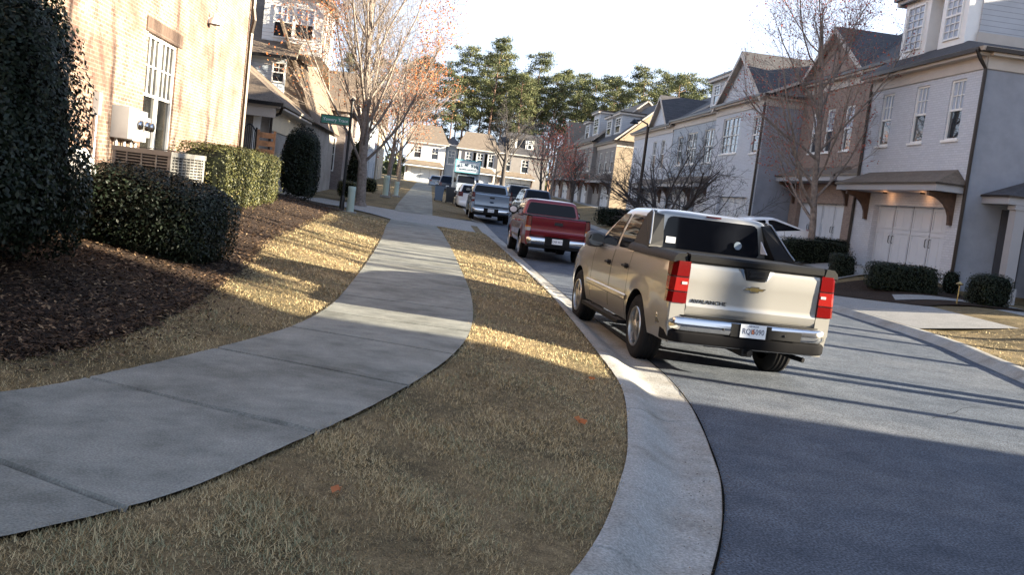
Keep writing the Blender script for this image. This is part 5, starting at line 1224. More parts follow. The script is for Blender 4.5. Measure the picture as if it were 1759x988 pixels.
def pickup(label, loc, rz, paint_, tone, top, W, H, wb, yr, yf, txt, handle_z, doors, cab0, style):
    t = thing('pickup_truck', loc, label, 'pickup', None, rz)
    bz = style['rail']; P = dict(yr=yr, yf=yf, W=W, sill=.46, ra=.47, rw=.39, wb=wb, paint=paint_, doors=doors, hz=.18, handle=style.get('hm', paint_), flare=.03, tuck=.04,
             top=[(yr, bz), (cab0, bz - .01), (cab0 + 2.1, bz - .05), (yf - .5, bz - .12), (yf, bz - .22)], decks=[(cab0 + 1.9, yf, .06), (yr, cab0 + 2.0, 0)])
    shell(t, P)
    zb = bz - .03; b1 = cab0 + 2.05
    G = dict(zb=zb, zr=H - .04, wb=W - .055, wr=W - .21, b0=cab0, b1=b1, r0=cab0 + .16, r1=b1 - .78,
             side=[[(cab0 + 1.02, zb + .05), (b1 - .22, zb + .05), (b1 - .82, H - .13), (cab0 + 1.0, H - .12)], [(cab0 + .22, zb + .06), (cab0 + .94, zb + .05), (cab0 + .93, H - .12), (cab0 + .34, H - .12)]],
             rear=[(-W + .17, zb + .08), (W - .17, zb + .08), (W - .27, H - .12), (-W + .27, H - .12)], front=[(-W + .15, zb + .06), (W - .15, zb + .06), (W - .27, H - .10), (-W + .27, H - .10)])
    greenhouse(t, P, G)
    MB().box(-W + .12, W - .12, yr + .08, cab0 - .03, bz - .02, bz + .03).build('bed_cover', 'trim_plastic', t, org=Z0)
    for s in (-1, 1): MB().box(*sorted((s * (W - .12), s * (W - .035))), yr + .03, cab0 - .02, bz, bz + .04).build('bed_rail', 'trim_plastic', t, org=Z0)
    w = W - .165
    tg = panel_profile(MB(), -w, w, style['tg'], yr - .03, .09).build('tailgate', paint_, t, smooth=True, angle=25, org=Z0)
    MB().box(-w - .02, w + .02, yr - .004, yr + .001, style['tg'][0][0] - .03, bz + .01).build('tailgate_seam', 'underbody', t, org=Z0)
    MB().box(-.12, .12, yr - .052, yr - .03, handle_z - .04, handle_z + .045).build('tailgate_handle', 'black_metal', tg, org=Z0)
    for s in (-1, 1): lamp_block(t, s, w + .012, W + .008, yr - .025, style['lz'][0], bz + .0, style['lamp'], .2)
    bm = style['bumper']
    b = bumper_sweep(MB(), yr - .03, W * .97, .50, .70, .11, .35).build('rear_bumper', bm, t, smooth=True, angle=50, org=Z0)
    MB().box(-.36, .36, yr - .155, yr - .03, .49, .725).build('bumper_centre', 'trim_plastic', b, org=Z0); bumper_sweep(MB(), yr - .02, W * .93, .40, .50, .09, .3).build('bumper_valance', 'trim_plastic', b, smooth=True, org=Z0)
    plate(t, style.get('px', 0), yr - .158, .62, txt)
    MB().tube([(-W + .1, 0, .39), (W - .1, 0, .39)], .06, 8).box(-.15, .15, -.15, .15, .25, .5).build('rear_axle', 'underbody', t, org=Z0)
    for s in (-1, 1): wheel(t, s * (W - .13), 0, .39, .25, 6); wheel(t, s * (W - .13), wb, .39, .25, 6)
    mirror(t, W - .03, b1 - .42, zb + .13, style.get('mm', 'trim_plastic'), (.14, .11, .12), style.get('mg', 'dark_glass')); headlights(t, P, .84, 1.02)
    if style.get('oval'): MB().extrude([(.11 * cos(a), yr - .034, 1.02 + .042 * sin(a)) for a in [2 * pi * j / 18 for j in range(18)]], (0, -.012, 0)).build('emblem', 'truck_ink', tg, org=Z0)
    if style.get('aerial'): MB().tube([(W - .3, yf - 1.3, 1.15), (W - .32, yf - 1.45, 1.95)], .006, 4).build('aerial', 'black_metal', t, org=Z0)
    return t
def car(name, label, cat, loc, rz, paint_, W, H, wb, yr, yf, belt, G, doors, rack=False, pitch=0, parts=True, txt='', tz=(.75, 1.0)):
    t = thing(name, loc, label, cat, None, rz); t.rotation_euler.x = pitch
    P = dict(yr=yr, yf=yf, W=W, sill=.26 if H < 1.6 else .36, ra=.37, rw=.34, wb=wb, paint=paint_, doors=doors, hz=.14, handle=paint_, flare=.02, tuck=.05, nose=.14, tail=.10,
             top=[(yr, belt - .02), (yr + .4, belt + .01), (G[1] - .3, belt - .01), (yf - .6, belt - .12), (yf - .12, belt - .26), (yf, belt - .36)], decks=[(G[1] - .5, yf, .05), (yr, G[1] - .4, .02)])
    shell(t, P); zb = belt - .03; b0, b1, r0, r1 = G
    side = [[(b0 + .32, zb + .06), (b0 + (b1 - b0) * .48, zb + .05), (b0 + (b1 - b0) * .48, H - .10), (r0 + .12, H - .10)], [(b0 + (b1 - b0) * .51, zb + .05), (b1 - .35, zb + .05), (r1 - .02, H - .10), (b0 + (b1 - b0) * .51, H - .09)]]
    greenhouse(t, P, dict(zb=zb, zr=H - .04, wb=W - .06, wr=W - .26, b0=b0, b1=b1, r0=r0, r1=r1, side=side, rear=[(-W + .2, zb + .08), (W - .2, zb + .08), (W - .34, H - .10), (-W + .34, H - .10)], front=[(-W + .16, zb + .05), (W - .16, zb + .05), (W - .33, H - .09), (-W + .33, H - .09)]))
    for s in (-1, 1):
        lamp_block(t, s, W - .34, W - .03, yr - .012, tz[0], tz[1], [(0, 'red_lens')], .22)
        wheel(t, s * (W - .11), 0, .34, .22, 5); wheel(t, s * (W - .11), wb, .34, .22, 5)
        if rack: MB().tube([(s * (W - .30), r0 + .1, H + .0), (s * (W - .30), r0 + .2, H + .07), (s * (W - .30), r1 - .2, H + .07), (s * (W - .30), r1 - .1, H)], .02, 5).build('roof_rail', 'black_metal', t, org=Z0)
    if rack:
        for k in range(3): y = r0 + .35 + (r1 - r0 - .7) * k / 2; MB().tube([(-W + .28, y, H + .085), (W - .28, y, H + .085)], .022, 5).build('roof_bar', 'black_metal', t, org=Z0)
    bumper_sweep(MB(), yr + .0, W * .94, .30, .58, .06, .3).build('rear_bumper', paint_, t, smooth=True, org=Z0)
    plate(t, 0, yr - .075, .66, txt or 'CKT 2817', w=.30, h=.15)
    mirror(t, W - .05, b1 - .55, zb + .10, paint_, (.11, .09, .08)); headlights(t, P, belt - .42, belt - .28, .36)
    return t
silver_truck()
pickup('dark red pickup with black bumper centre parked ahead of the champagne pickup', (3.80, 28.45, .05), .012, 'red_paint', 0, 0, .945, 1.79, 3.24, -1.12, 4.15, 'CXB 4471', 1.12, [(.66, 1.58), (1.61, 2.64)], .52,
       dict(rail=1.27, tg=[(.74, .015), (.80, -.005), (.86, -.012), (.90, .012), (1.02, .018), (1.08, .0), (1.20, -.012), (1.25, -.02), (1.285, .01)], lz=[.86], lamp=[(.96, 'clear_lens'), (1.0, 'amber_lens'), (0, 'red_lens')], bumper='chrome', aerial=True, mm='trim_plastic', mg='decal_white'))
pickup('light grey pickup with oval tailgate badge, third in the row of parked trucks', (3.15, 48.2, .36), .0, 'grey_paint', 0, 0, 1.0, 1.93, 3.68, -1.25, 4.55, 'RSD 1962', 1.24, [(.70, 1.72), (1.75, 2.84)], .58,
       dict(rail=1.42, tg=[(.80, .015), (.86, -.01), (1.00, .0), (1.20, -.006), (1.36, -.016), (1.42, .01)], lz=[.98], lamp=[(1.10, 'red_lens'), (1.2, 'clear_lens'), (0, 'red_lens')], bumper='chrome', oval=True))
zf = lambda y: float(far(y))
car('parked_suv', 'small white SUV parked between the grey pickup and the moving truck', 'SUV', (2.75, 60.8, zf(60)), 0, 'white_car', .90, 1.66, 2.65, -.95, 3.55, 1.02, (-.75, 2.25, -.35, 1.35), [(.1, 1.0), (1.03, 2.0)], tz=(.85, 1.15), txt='BLV 3306')
car('parked_suv', 'dark SUV with black roof rack bars, seen over the roofs on the right side', 'SUV', (6.2, 66.5, zf(66) + .1), .1, 'black_paint', .93, 1.80, 2.8, -.95, 3.75, 1.10, (-.8, 2.45, -.4, 1.5), [(.1, 1.05), (1.08, 2.1)], rack=True, tz=(.9, 1.25), txt='TDG 5518')
car('parked_suv', 'dark navy SUV standing right of the light grey pickup', 'SUV', (6.35, 56.5, zf(56)), .05, 'navy_paint', .95, 1.86, 2.9, -1.0, 3.8, 1.12, (-.85, 2.5, -.45, 1.5), [(.1, 1.05), (1.08, 2.1)], tz=(.9, 1.3), txt='PHN 7740')
car('parked_car', 'white sedan with sloping rear parked before the brown brick house', 'car', (12.55, 33.3, .80), radians(97), 'white_car', .92, 1.45, 2.85, -1.05, 3.6, .95, (-.85, 2.35, .35, 1.25), [(.15, 1.1), (1.13, 2.1)], pitch=radians(-7), txt='SGE 0923')
for k, (x, y, p, lab, hh) in enumerate(((1.9, 98, 'navy_paint', 'dark blue car parked far off left of the moving truck', 1.75), (3.1, 104, 'black_paint', 'black car farthest along the left kerb', 1.5), (.9, 112, 'grey_paint', 'grey car parked before the white garage at the street end', 1.5), (8.6, 92, 'red_paint', 'small red car far off on the right side of the street', 1.5))):
    car('parked_car', lab, 'car', (x, y, zf(y)), 0 if k < 3 else pi, p, .91, hh, 2.7, -.95, 3.55, .98, (-.7, 2.3, .1, 1.3), [(.1, 1.05), (1.08, 2.05)], txt='JWC 2%d07' % k)
def box_truck():
    global ORG
    t = thing('moving_truck', (3.15, 86, zf(85.5)), 'white and teal moving truck with lettered box above its cab, facing the camera', 'truck', None, pi); t.scale = (.88, .88, .88)
    m = MB(); m.box(-1.2, 1.2, -3.6, 2.9, .95, 3.75, 0); m.hexa([(-1.2, 2.9, 2.45), (1.2, 2.9, 2.45), (1.2, 4.1, 2.55), (-1.2, 4.1, 2.55)], [(-1.2, 2.9, 3.75), (1.2, 2.9, 3.75), (1.2, 4.1, 3.7), (-1.2, 4.1, 3.7)], 0)
    bx = m.build('cargo_box', 'truck_white', t, org=Z0)
    m = MB(); m.box(-1.23, 1.23, 4.06, 4.12, 3.66, 3.76); m.box(-1.23, 1.23, 4.06, 4.12, 2.5, 2.58); m.box(-1.23, -1.12, 4.06, 4.12, 2.58, 3.66); m.box(1.12, 1.23, 4.06, 4.12, 2.58, 3.66); m.build('box_trim', 'truck_teal', bx, org=Z0)
    for k, ch in enumerate('ALL MY SONS'):
        if ch == ' ': continue
        u = -.95 + k * .19; zz = 3.25 - .16 * (u / .95) ** 2
        text_obj('lettering', ch, .36, frame_m(Vector((-u, 4.1045, zz)), (-1, 0, u * .25), (0, 0, 1)), 'truck_ink', bx, .002, .95, org=Z0, bold=.018)
    text_obj('lettering', 'MOVING & STORAGE', .17, frame_m(Vector((0, 4.1045, 2.82)), (-1, 0, 0), (0, 0, 1)), 'truck_ink', bx, .002, 1.0, org=Z0, bold=.008)
    P = dict(yr=2.95, yf=5.0, W=1.0, sill=.5, ra=.48, rw=.42, wb=4.35, paint='truck_white', doors=[(3.0, 3.78)], hz=.2, flare=.04, top=[(2.95, 1.5), (4.0, 1.45), (4.6, 1.32), (5.0, 1.15)], decks=[(3.8, 5.0, .05), (2.95, 3.9, 0)], tail=0)
    shell(t, P)
    greenhouse(t, P, dict(zb=1.44, zr=2.32, wb=.95, wr=.84, b0=2.96, b1=4.35, r0=2.98, r1=3.75, side=[[(3.2, 1.5), (4.05, 1.5), (3.7, 2.15), (3.2, 2.15)]], rear=[(-.4, 1.6), (.4, 1.6), (.4, 2), (-.4, 2)], front=[(-.86, 1.5), (.86, 1.5), (.78, 2.22), (-.78, 2.22)]))
    for s in (-1, 1): wheel(t, s * .88, 4.35, .42, .26, 5, rimm='truck_white'); wheel(t, s * .9, -1.4, .42, .4, 5, rimm='truck_white')
    mirror(t, 1.0, 4.0, 1.75, 'black_metal', (.12, .1, .24)); headlights(t, P, .85, 1.05)
    m = MB().box(-.5, .5, -3.5, 4.2, .55, .95); m.build('chassis', 'underbody', t, org=Z0)
box_truck()
# ------------------------------------------------------------------ shrubs and hedges
def on(x, y, dz=-.05): return (x, y, float(gz(x, y)) + dz)
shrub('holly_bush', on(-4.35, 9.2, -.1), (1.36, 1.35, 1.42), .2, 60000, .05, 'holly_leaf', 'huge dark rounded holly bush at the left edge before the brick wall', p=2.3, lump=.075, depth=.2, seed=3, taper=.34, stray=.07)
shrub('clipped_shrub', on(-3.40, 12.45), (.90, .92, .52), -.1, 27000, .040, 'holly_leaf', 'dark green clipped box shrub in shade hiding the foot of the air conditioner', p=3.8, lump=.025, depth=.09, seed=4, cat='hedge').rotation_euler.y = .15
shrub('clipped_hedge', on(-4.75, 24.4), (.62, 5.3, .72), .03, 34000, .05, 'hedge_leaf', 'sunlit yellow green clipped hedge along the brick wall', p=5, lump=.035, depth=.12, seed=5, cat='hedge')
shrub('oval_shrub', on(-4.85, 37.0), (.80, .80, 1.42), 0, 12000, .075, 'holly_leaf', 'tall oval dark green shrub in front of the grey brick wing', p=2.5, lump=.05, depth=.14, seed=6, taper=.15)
shrub('low_shrub', on(-3.9, 47.9), (.55, .55, .45), 0, 2500, .08, 'hedge_leaf', 'small bright green clipped ball across the alley on the left', p=2.6, seed=7)
shrub('conical_shrub', on(-3.9, 52), (.7, .7, 1.5), 0, 2500, .11, 'boxwood_leaf', 'dark pointed evergreen behind the orange tree trunk', p=2.2, seed=8, taper=.7)
shrub('low_shrub', on(-3.4, 56), (.5, .5, .45), 0, 1500, .09, 'hedge_leaf', 'low green shrub behind the second utility pedestal', p=2.6, seed=9)
shrub('clipped_hedge', on(13.15, 25.2), (1.0, .48, .40), -.22, 10000, .05, 'boxwood_leaf', 'low dark clipped hedge before the lit garage door', p=4.5, lump=.03, depth=.09, seed=10, cat='hedge')
shrub('clipped_shrub', on(12.35, 27.4), (.34, .34, .37), 0, 3200, .045, 'boxwood_leaf', 'little square dark shrub left of the low clipped hedge', p=5, seed=11, depth=.06)
shrub('clipped_shrub', on(14.25, 22.9), (.50, .45, .42), .2, 5500, .045, 'boxwood_leaf', 'dark clipped shrub beside the white porch column', p=4, seed=12, depth=.08)
shrub('low_shrub', on(14.75, 25.55), (.22, .22, .36), 0, 1400, .05, 'boxwood_leaf', 'narrow dark shrub under the downspout of the grey townhouse', p=2.5, seed=13)
shrub('clipped_hedge', on(12.9, 30.9), (1.25, .45, .42), -.02, 7500, .055, 'boxwood_leaf', 'dark hedge behind the trunk of the reddish tree', p=5, lump=.03, seed=14, cat='hedge')
shrub('clipped_hedge', on(14.3, 33.2), (1.0, .5, .42), .1, 5000, .055, 'boxwood_leaf', 'dark hedge between the two garage driveways', p=5, lump=.03, seed=15, cat='hedge')
shrub('clipped_hedge', on(11.4, 56), (1.5, .6, .55), .1, 6000, .10, 'boxwood_leaf', 'long dark hedge beyond the roof of the champagne pickup', p=5, lump=.04, seed=16, cat='hedge')
shrub('low_shrub', on(11.2, 50), (.9, .8, .55), 0, 3000, .10, 'boxwood_leaf', 'rounded dark shrub before the tan brick gable', p=2.6, seed=17)
# ------------------------------------------------------------------ trees
bare_tree('maple_tree', (-3.05, 45.6, float(gz(-3.05, 45.6))), 11.6, .235, 11, dict(trunk=.86, levels=4, kids=[26, 10, 7, 4], start=[.13, .15, .15, .15], angle=[(22, 52), (16, 38), (20, 48), (25, 55)], ratio=[.62, .48, .5, .5], up=[.02, .16, .12, .06, .03], rk=.44, split=.025, rmin=.006), 'bark_grey',
          'big bare maple with orange leaf clusters beside the left sidewalk', 'orange_leaf', 7000, .095, lambda x, y, z: z > 3.2 and (abs(x + 2.9) > 1.7 or z < 5.5), spread=.22)
bare_tree('maple_tree', (13.2, 31.9, float(gz(13.2, 31.9))), 9.3, .135, 5, dict(trunk=.86, kids=[19, 9, 6, 4], start=[.17, .18, .15, .15], angle=[(32, 60), (20, 42), (22, 50), (25, 55)], ratio=[.52, .5, .5, .5], up=[.01, .13, .09, .05, .02], rk=.52, split=.022, rmin=.0045), 'bark_grey',
          'slender reddish bare tree standing before the garages on the right', 'russet_leaf', 5200, .065, lambda x, y, z: z > 3.0, spread=.16)
bare_tree('crape_tree', (9.75, 38.6, float(gz(10.4, 38.6))), 5.2, .19, 21, dict(trunk=.30, levels=4, kids=[12, 8, 6, 4], start=[.45, .15, .12, .12], angle=[(40, 74), (22, 50), (25, 55), (25, 60)], ratio=[2.95, .52, .52, .55], up=[.0, .05, .05, .03, .02], rk=.62, split=.02, rmin=.0055, wander=.13), 'bark_dark',
          'low wide spreading dark bare tree beyond the champagne pickup')
bare_tree('red_maple_tree', (8.6, 68, float(gz(10.4, 68)) - .1), 6.4, .12, 31, dict(trunk=.8, levels=3, kids=[14, 8, 5], start=[.25, .2, .15], ratio=[.5, .5, .5], rk=.5, split=.03, rmin=.009), 'bark_grey',
          'small tree with red leaves beyond the red pickup', 'red_leaf', 1500, .11, lambda x, y, z: z > 2.6, spread=.25)
bare_tree('street_tree', (11.4, 76, float(gz(11.4, 76))), 6, .13, 41, dict(levels=3, kids=[12, 8, 5], start=[.25, .2, .15], rk=.5, split=.03, rmin=.01), 'bark_dark', 'bare brown tree before the tan brick gable end', 'russet_leaf', 900, .1, None, spread=.2)
bare_tree('street_tree', (-2.6, 63, float(gz(-2.6, 63))), 8.0, .17, 51, dict(trunk=.8, levels=3, kids=[16, 9, 6], start=[.25, .2, .15], rk=.5, split=.03, rmin=.012, angle=[(30, 55), (22, 45), (25, 50)]), 'bark_grey', 'second tree on the left with a pale orange haze of leaves', 'orange_leaf', 2300, .10, lambda x, y, z: z > 2.4, spread=.3)
bare_tree('street_tree', (-2.5, 81, float(gz(-2.5, 81))), 8.0, .16, 52, dict(trunk=.8, levels=3, kids=[14, 8, 5], start=[.25, .2, .15], rk=.5, split=.03, rmin=.014), 'bark_grey', 'third thin tree with orange leaves farther along the left sidewalk', 'orange_leaf', 1500, .12, lambda x, y, z: z > 2.4, spread=.3)
bare_tree('street_tree', (11.2, 96, float(gz(11.2, 96))), 7.5, .15, 61, dict(trunk=.8, levels=3, kids=[12, 8, 4], start=[.25, .2, .15], rk=.5, split=.03, rmin=.014), 'bark_dark', 'bare dark tree before the farthest townhouses on the right')
bare_tree('street_tree', (8.9, 118, float(gz(8.9, 118))), 9, .34, 62, dict(trunk=.8, levels=3, kids=[12, 8, 4], start=[.4, .2, .15], rk=.5, split=.03, rmin=.016), 'bark_dark', 'thick trunked bare tree before the cream house at the street end')
# bare trees just outside the picture, whose shadows streak the road and mottle the brick wall
for k, (x, y, hh) in enumerate(((13.4, 9.6, 10), (19.5, 11.2, 12), (20.6, 14.6, 11.5), (23.5, 17.6, 12.5), (16.2, 8.3, 11), (22.5, 12.6, 12.5))):
    bare_tree('roadside_tree', (x, y, float(gz(x, y))), hh, .17, 71 + k, dict(trunk=.85, levels=3, kids=[8, 5, 3], start=[.25, .2, .15], angle=[(14, 34), (24, 48), (25, 55)], rk=.62, split=.02, rmin=.006, ratio=[.42, .5, .5]), 'bark_grey',
              ('bare tree at the road corner on the right', 'bare tree on the lane lawn to the right', 'tallest bare tree by the side lane', 'bare tree at the low brick garage corner', 'forked bare tree beside the side lane lawn', 'thick bare tree in the middle of the side lane lawn')[k])
# an unseen evergreen standard, added and shaped to shade the clipped hedge and wall
t = shrub('added_shade_tree', (16.4, 6.6, 5.0), (1.15, 1.0, 1.7), 0, 9000, .12, 'holly_leaf', 'unseen evergreen tree added on the right to shade the clipped hedge', p=2.4, lump=.08, depth=.3, seed=90, cat='tree')
ORG = Vector((16.4, 6.6, 5.0)); MB().tube([(16.4, 6.6, .3), (16.42, 6.6, 3), (16.4, 6.62, 6)], [.13, .11, .07], 8).build('trunk', 'bark_dark', t, smooth=True); ORG = Vector((0, 0, 0))
# tall pines behind the houses
PV = [pine_mesh(s, H, c, sp, n) for s, H, c, sp, n in ((1, 25, .50, 3.4, 8000), (2, 26.5, .46, 3.8, 9500), (3, 23, .52, 3.2, 7000), (4, 25, .36, 4.2, 11000))]
rp = random.Random(9)
PP = [(-2, 176, 0), (2.5, 170, 2), (6.5, 184, 0), (9, 172, 1), (12.5, 178, 1), (15, 170, 0), (18.5, 186, 2), (17, 176, 1), (22, 178, 2), (25, 172, 2), (28.5, 182, 0), (31, 172, 3), (34, 180, 3), (36.5, 172, 1), (40, 178, 3), (43, 172, 3), (46, 182, 1), (49, 174, 3), (53, 180, 1), (57, 184, 0), (62, 180, 2), (67, 186, 0), (73, 182, 2), (-6, 182, 2), (-11, 178, 0), (-16, 184, 1), (4, 192, 3), (11, 196, 2), (20, 194, 0), (38, 192, 1), (80, 190, 1), (88, 186, 0), (14, 186, 0), (26.5, 188, 1), (30, 190, 2), (34, 188, 0), (45, 192, 3), (50, 188, 0), (57, 176, 3), (-4, 190, 0), (8, 190, 1), (14, 192, 3), (17, 190, 2), (20.5, 174, 0), (23, 186, 1), (5, 178, 1), (0, 184, 3)]
for i, (x, y, v) in enumerate(PP):
    o = PV[v] if v is not None and not PV[v].get('used') else copy_tree(PV[v]); o['used'] = 1
    s = rp.uniform(.86, 1.06) * (.95 if 6 < x < 20 else (1.05 if 41 < x < 52 else .93))
    o.location = (x, y, 2.3); o.scale = (s, s, s); o.rotation_euler.z = rp.uniform(0, 6.28)
    o['group'] = 'tall pines behind the houses'
    o['label'] = 'tall slender pine in the row behind the houses at the street end' if x < 29 else 'dense dark pine behind the right row of townhouses'
for o in PV:
    if not o.get('used'):
        for c in list(o.children): bpy.data.objects.remove(c)
        bpy.data.objects.remove(o)
for o in COL.objects:
    if 'used' in o: del o['used']
m = None
g = np.random.default_rng(77)
pts = np.stack([g.uniform(-70, 130, 9000), g.uniform(200, 240, 9000), 1 + g.beta(1.6, 2.2, 9000) * 8], 1)
tag(cards('far_wood', pts, 1.6, 'pine_needle', None, rng=g, kind='stuff'), 'dim mass of woodland far behind the pines', 'wood')
# ------------------------------------------------------------------ grass blades, leaf litter, bark chips
D = lambda k: (lambda d: float(np.clip(k / d ** 2.0, 30, 8000)))
blades('grass_blades', 'fine dry grass blades of the strip between sidewalk and kerb', (CV['R'], CV['K'], strip_z, (-.015, -.01)), D(230000), 1, lim=(1.5, 40), patch=green)
blades('grass_blades', 'fine dry grass blades of the lawn left of the sidewalk', (CV['M'], CV['L'], lawn_z, (-.06, -.02)), D(210000), 2, lim=(3, 42), patch=green)
qa = np.stack([Q1[:, 0], Q1[:, 1]], 1); qb = qa + np.array([4.5, 0])
blades('grass_blades', 'dry grass blades on the right hand lawn', (qa, qb, lambda x, y, t: z_right(x, y), (0, 0)), D(60000), 3, lim=(9, 18.6))
def bed_pts(n, seed, lim=(5, 36), pw=1):
    g = np.random.default_rng(seed); out = []
    A, B = CV['W'], CV['M']; i = g.integers(0, len(A) - 1, n * 3); s = g.random(n * 3); t = g.random(n * 3) ** .8
    q = (A[i] * (1 - s)[:, None] + A[i + 1] * s[:, None]); r = (B[i] * (1 - s)[:, None] + B[i + 1] * s[:, None]); p = q + (r - q) * t[:, None]
    ok = (p[:, 1] > lim[0]) & (p[:, 1] < lim[1]); p, t = p[ok][:n], t[ok][:n]
    l = np.interp(p[:, 1], CV['L'][:, 1], CV['L'][:, 0]); z = z_left(np.where(p[:, 1] > 6, l - p[:, 0], (1 - t) * 3.6 + .9), p[:, 1]) + .042
    return np.column_stack([p, z]), g
p, g = bed_pts(52000, 5); tag(cards('bark_chips', p, .058, 'mulch_chip', None, nrm=np.array([[0, 0, 1.]]), rng=g, aspect=.35, kind='stuff', jitter=.55), 'bark chips and dead leaves scattered over the mulch bed', 'mulch')
def leaf(name, x, y, size, lab, mat='orange_leaf'):
    g = np.random.default_rng(int(x * 77 + y * 13) % 1000); n = 3
    b = np.array([x, y, float(gz(x, y)) + .035])
    o = cards(name, b + g.normal(size=(n, 3)) * size * .25 * np.array([1, 1, .3]), size, mat, None, nrm=np.array([[0, -.3, 1.]]), rng=g, aspect=.8, org=Vector((0, 0, 0)))
    return tag(o, lab, 'leaf', 'fallen leaves on the grass')
for x, y, s in ((1.35, 7.05, .085), (-.28, 4.72, .05), (1.0, 9.7, .05), (1.75, 8.9, .04)): leaf('fallen_leaf', x, y, s, 'dry orange brown leaf lying on the grass')
g = np.random.default_rng(8); i = g.integers(20, 120, 2600); s_ = g.random(2600); A_, K_ = CV['E'], CV['K']
e_ = A_[i] * (1 - s_)[:, None] + A_[np.minimum(i + 1, len(A_) - 1)] * s_[:, None]; k_ = K_[i] * (1 - s_)[:, None] + K_[np.minimum(i + 1, len(K_) - 1)] * s_[:, None]
t_ = np.where(g.random(2600) < .6, 1 + np.abs(g.normal(0, .05, 2600)), g.random(2600) ** .5)
p_ = k_ + (e_ - k_) * t_[:, None]; z_ = far(p_[:, 1]) + np.where(t_ < .4, .13 - .02 * t_, .010)
ok = t_ > .55; tag(cards('gutter_grit', np.column_stack([p_, z_])[ok], .014, 'mulch_chip', None, nrm=np.array([[0, 0, 1.]]), rng=g, kind='stuff', jitter=.3), 'grit and crumbled leaves gathered along the gutter seam', 'grit')
p, g = bed_pts(5000, 15); q = np.stack([p[:, 0] + g.exponential(.18, 5000), p[:, 1], p[:, 2] + .01], 1); M_ = np.interp(q[:, 1], CV['M'][:, 1], CV['M'][:, 0]); q[:, 0] = M_ + g.exponential(.16, 5000) - .1; q[:, 2] = gz(q[:, 0], q[:, 1]) + .02
tag(cards('bark_chips', q[(q[:, 1] > 6.2) & (q[:, 0] < np.interp(q[:, 1], CV['L'][:, 1], CV['L'][:, 0]) - .2)], .045, 'mulch_chip', None, nrm=np.array([[0, 0, 1.]]), rng=g, aspect=.4, kind='stuff', jitter=.5), 'bark chips spilled onto the lawn edge', 'mulch')
# ------------------------------------------------------------------ air conditioner and things on the brick wall
def ac():
    global ORG
    x, y, rz = -3.60, 13.9, radians(-17); z = float(gz(-4.2, 14.6)) - .12; ORG = Vector((0, 0, 0))
    t = thing('air_conditioner', (x, y, z), 'beige louvred air conditioner unit behind the dark clipped shrub', 'air conditioner', None, rz)
    w, h = .92, 1.86 - z
    m = MB(); m.box(-w + .03, -.03, .03, w - .03, .08, h - .06); m.build('coil', 'ac_dark', t)
    m = MB(); m.box(-w, 0, 0, w, 0, .10); m.box(-w - .012, .012, -.012, w + .012, h - .07, h)
    for a, b in ((-w, 0), (0, 0), (-w, w), (0, w)): m.box(min(a, a + .05) if a < -.1 else a - .05, a + .05 if a < -.1 else a, b if b < .1 else b - .05, b + .05 if b < .1 else b, .10, h - .07)
    n = 26
    for k in range(n):
        zz = .12 + (h - .22) * k / (n - 1)
        m.box(-w + .05, -.05, .004, .022, zz - .006, zz + .008); m.box(-.022, -.004, .05, w - .05, zz - .006, zz + .008)
    for k in range(1, 4): m.box(-w + w * k / 4 - .01, -w + w * k / 4 + .01, -.002, .012, .1, h - .07)
    for k in range(1, 9): m.box(-.012, .002, w * k / 9 - .006, w * k / 9 + .006, .1, h - .07)
    m.build('housing', 'ac_beige', t)
    MB().extrude([(-.46 + .16 * cos(a) * (1 if abs(cos(a)) < .8 else 1), -.004, h * .72 + .045 * sin(a)) for a in [2 * pi * j / 16 for j in range(16)]], (0, -.015, 0)).build('badge', 'meter_grey', t)
    m = MB()
    for k in range(6): r = .10 + .05 * k; m.tube([(-w / 2 + r * cos(a), w / 2 + r * sin(a), h + .015) for a in [2 * pi * j / 20 for j in range(21)]], .006, 4)
    m.build('fan_grille', 'ac_dark', t); MB().box(-w - .08, .08, -.08, w + .08, -.25, 0).build('pad', 'drive_concrete', t)
ac()
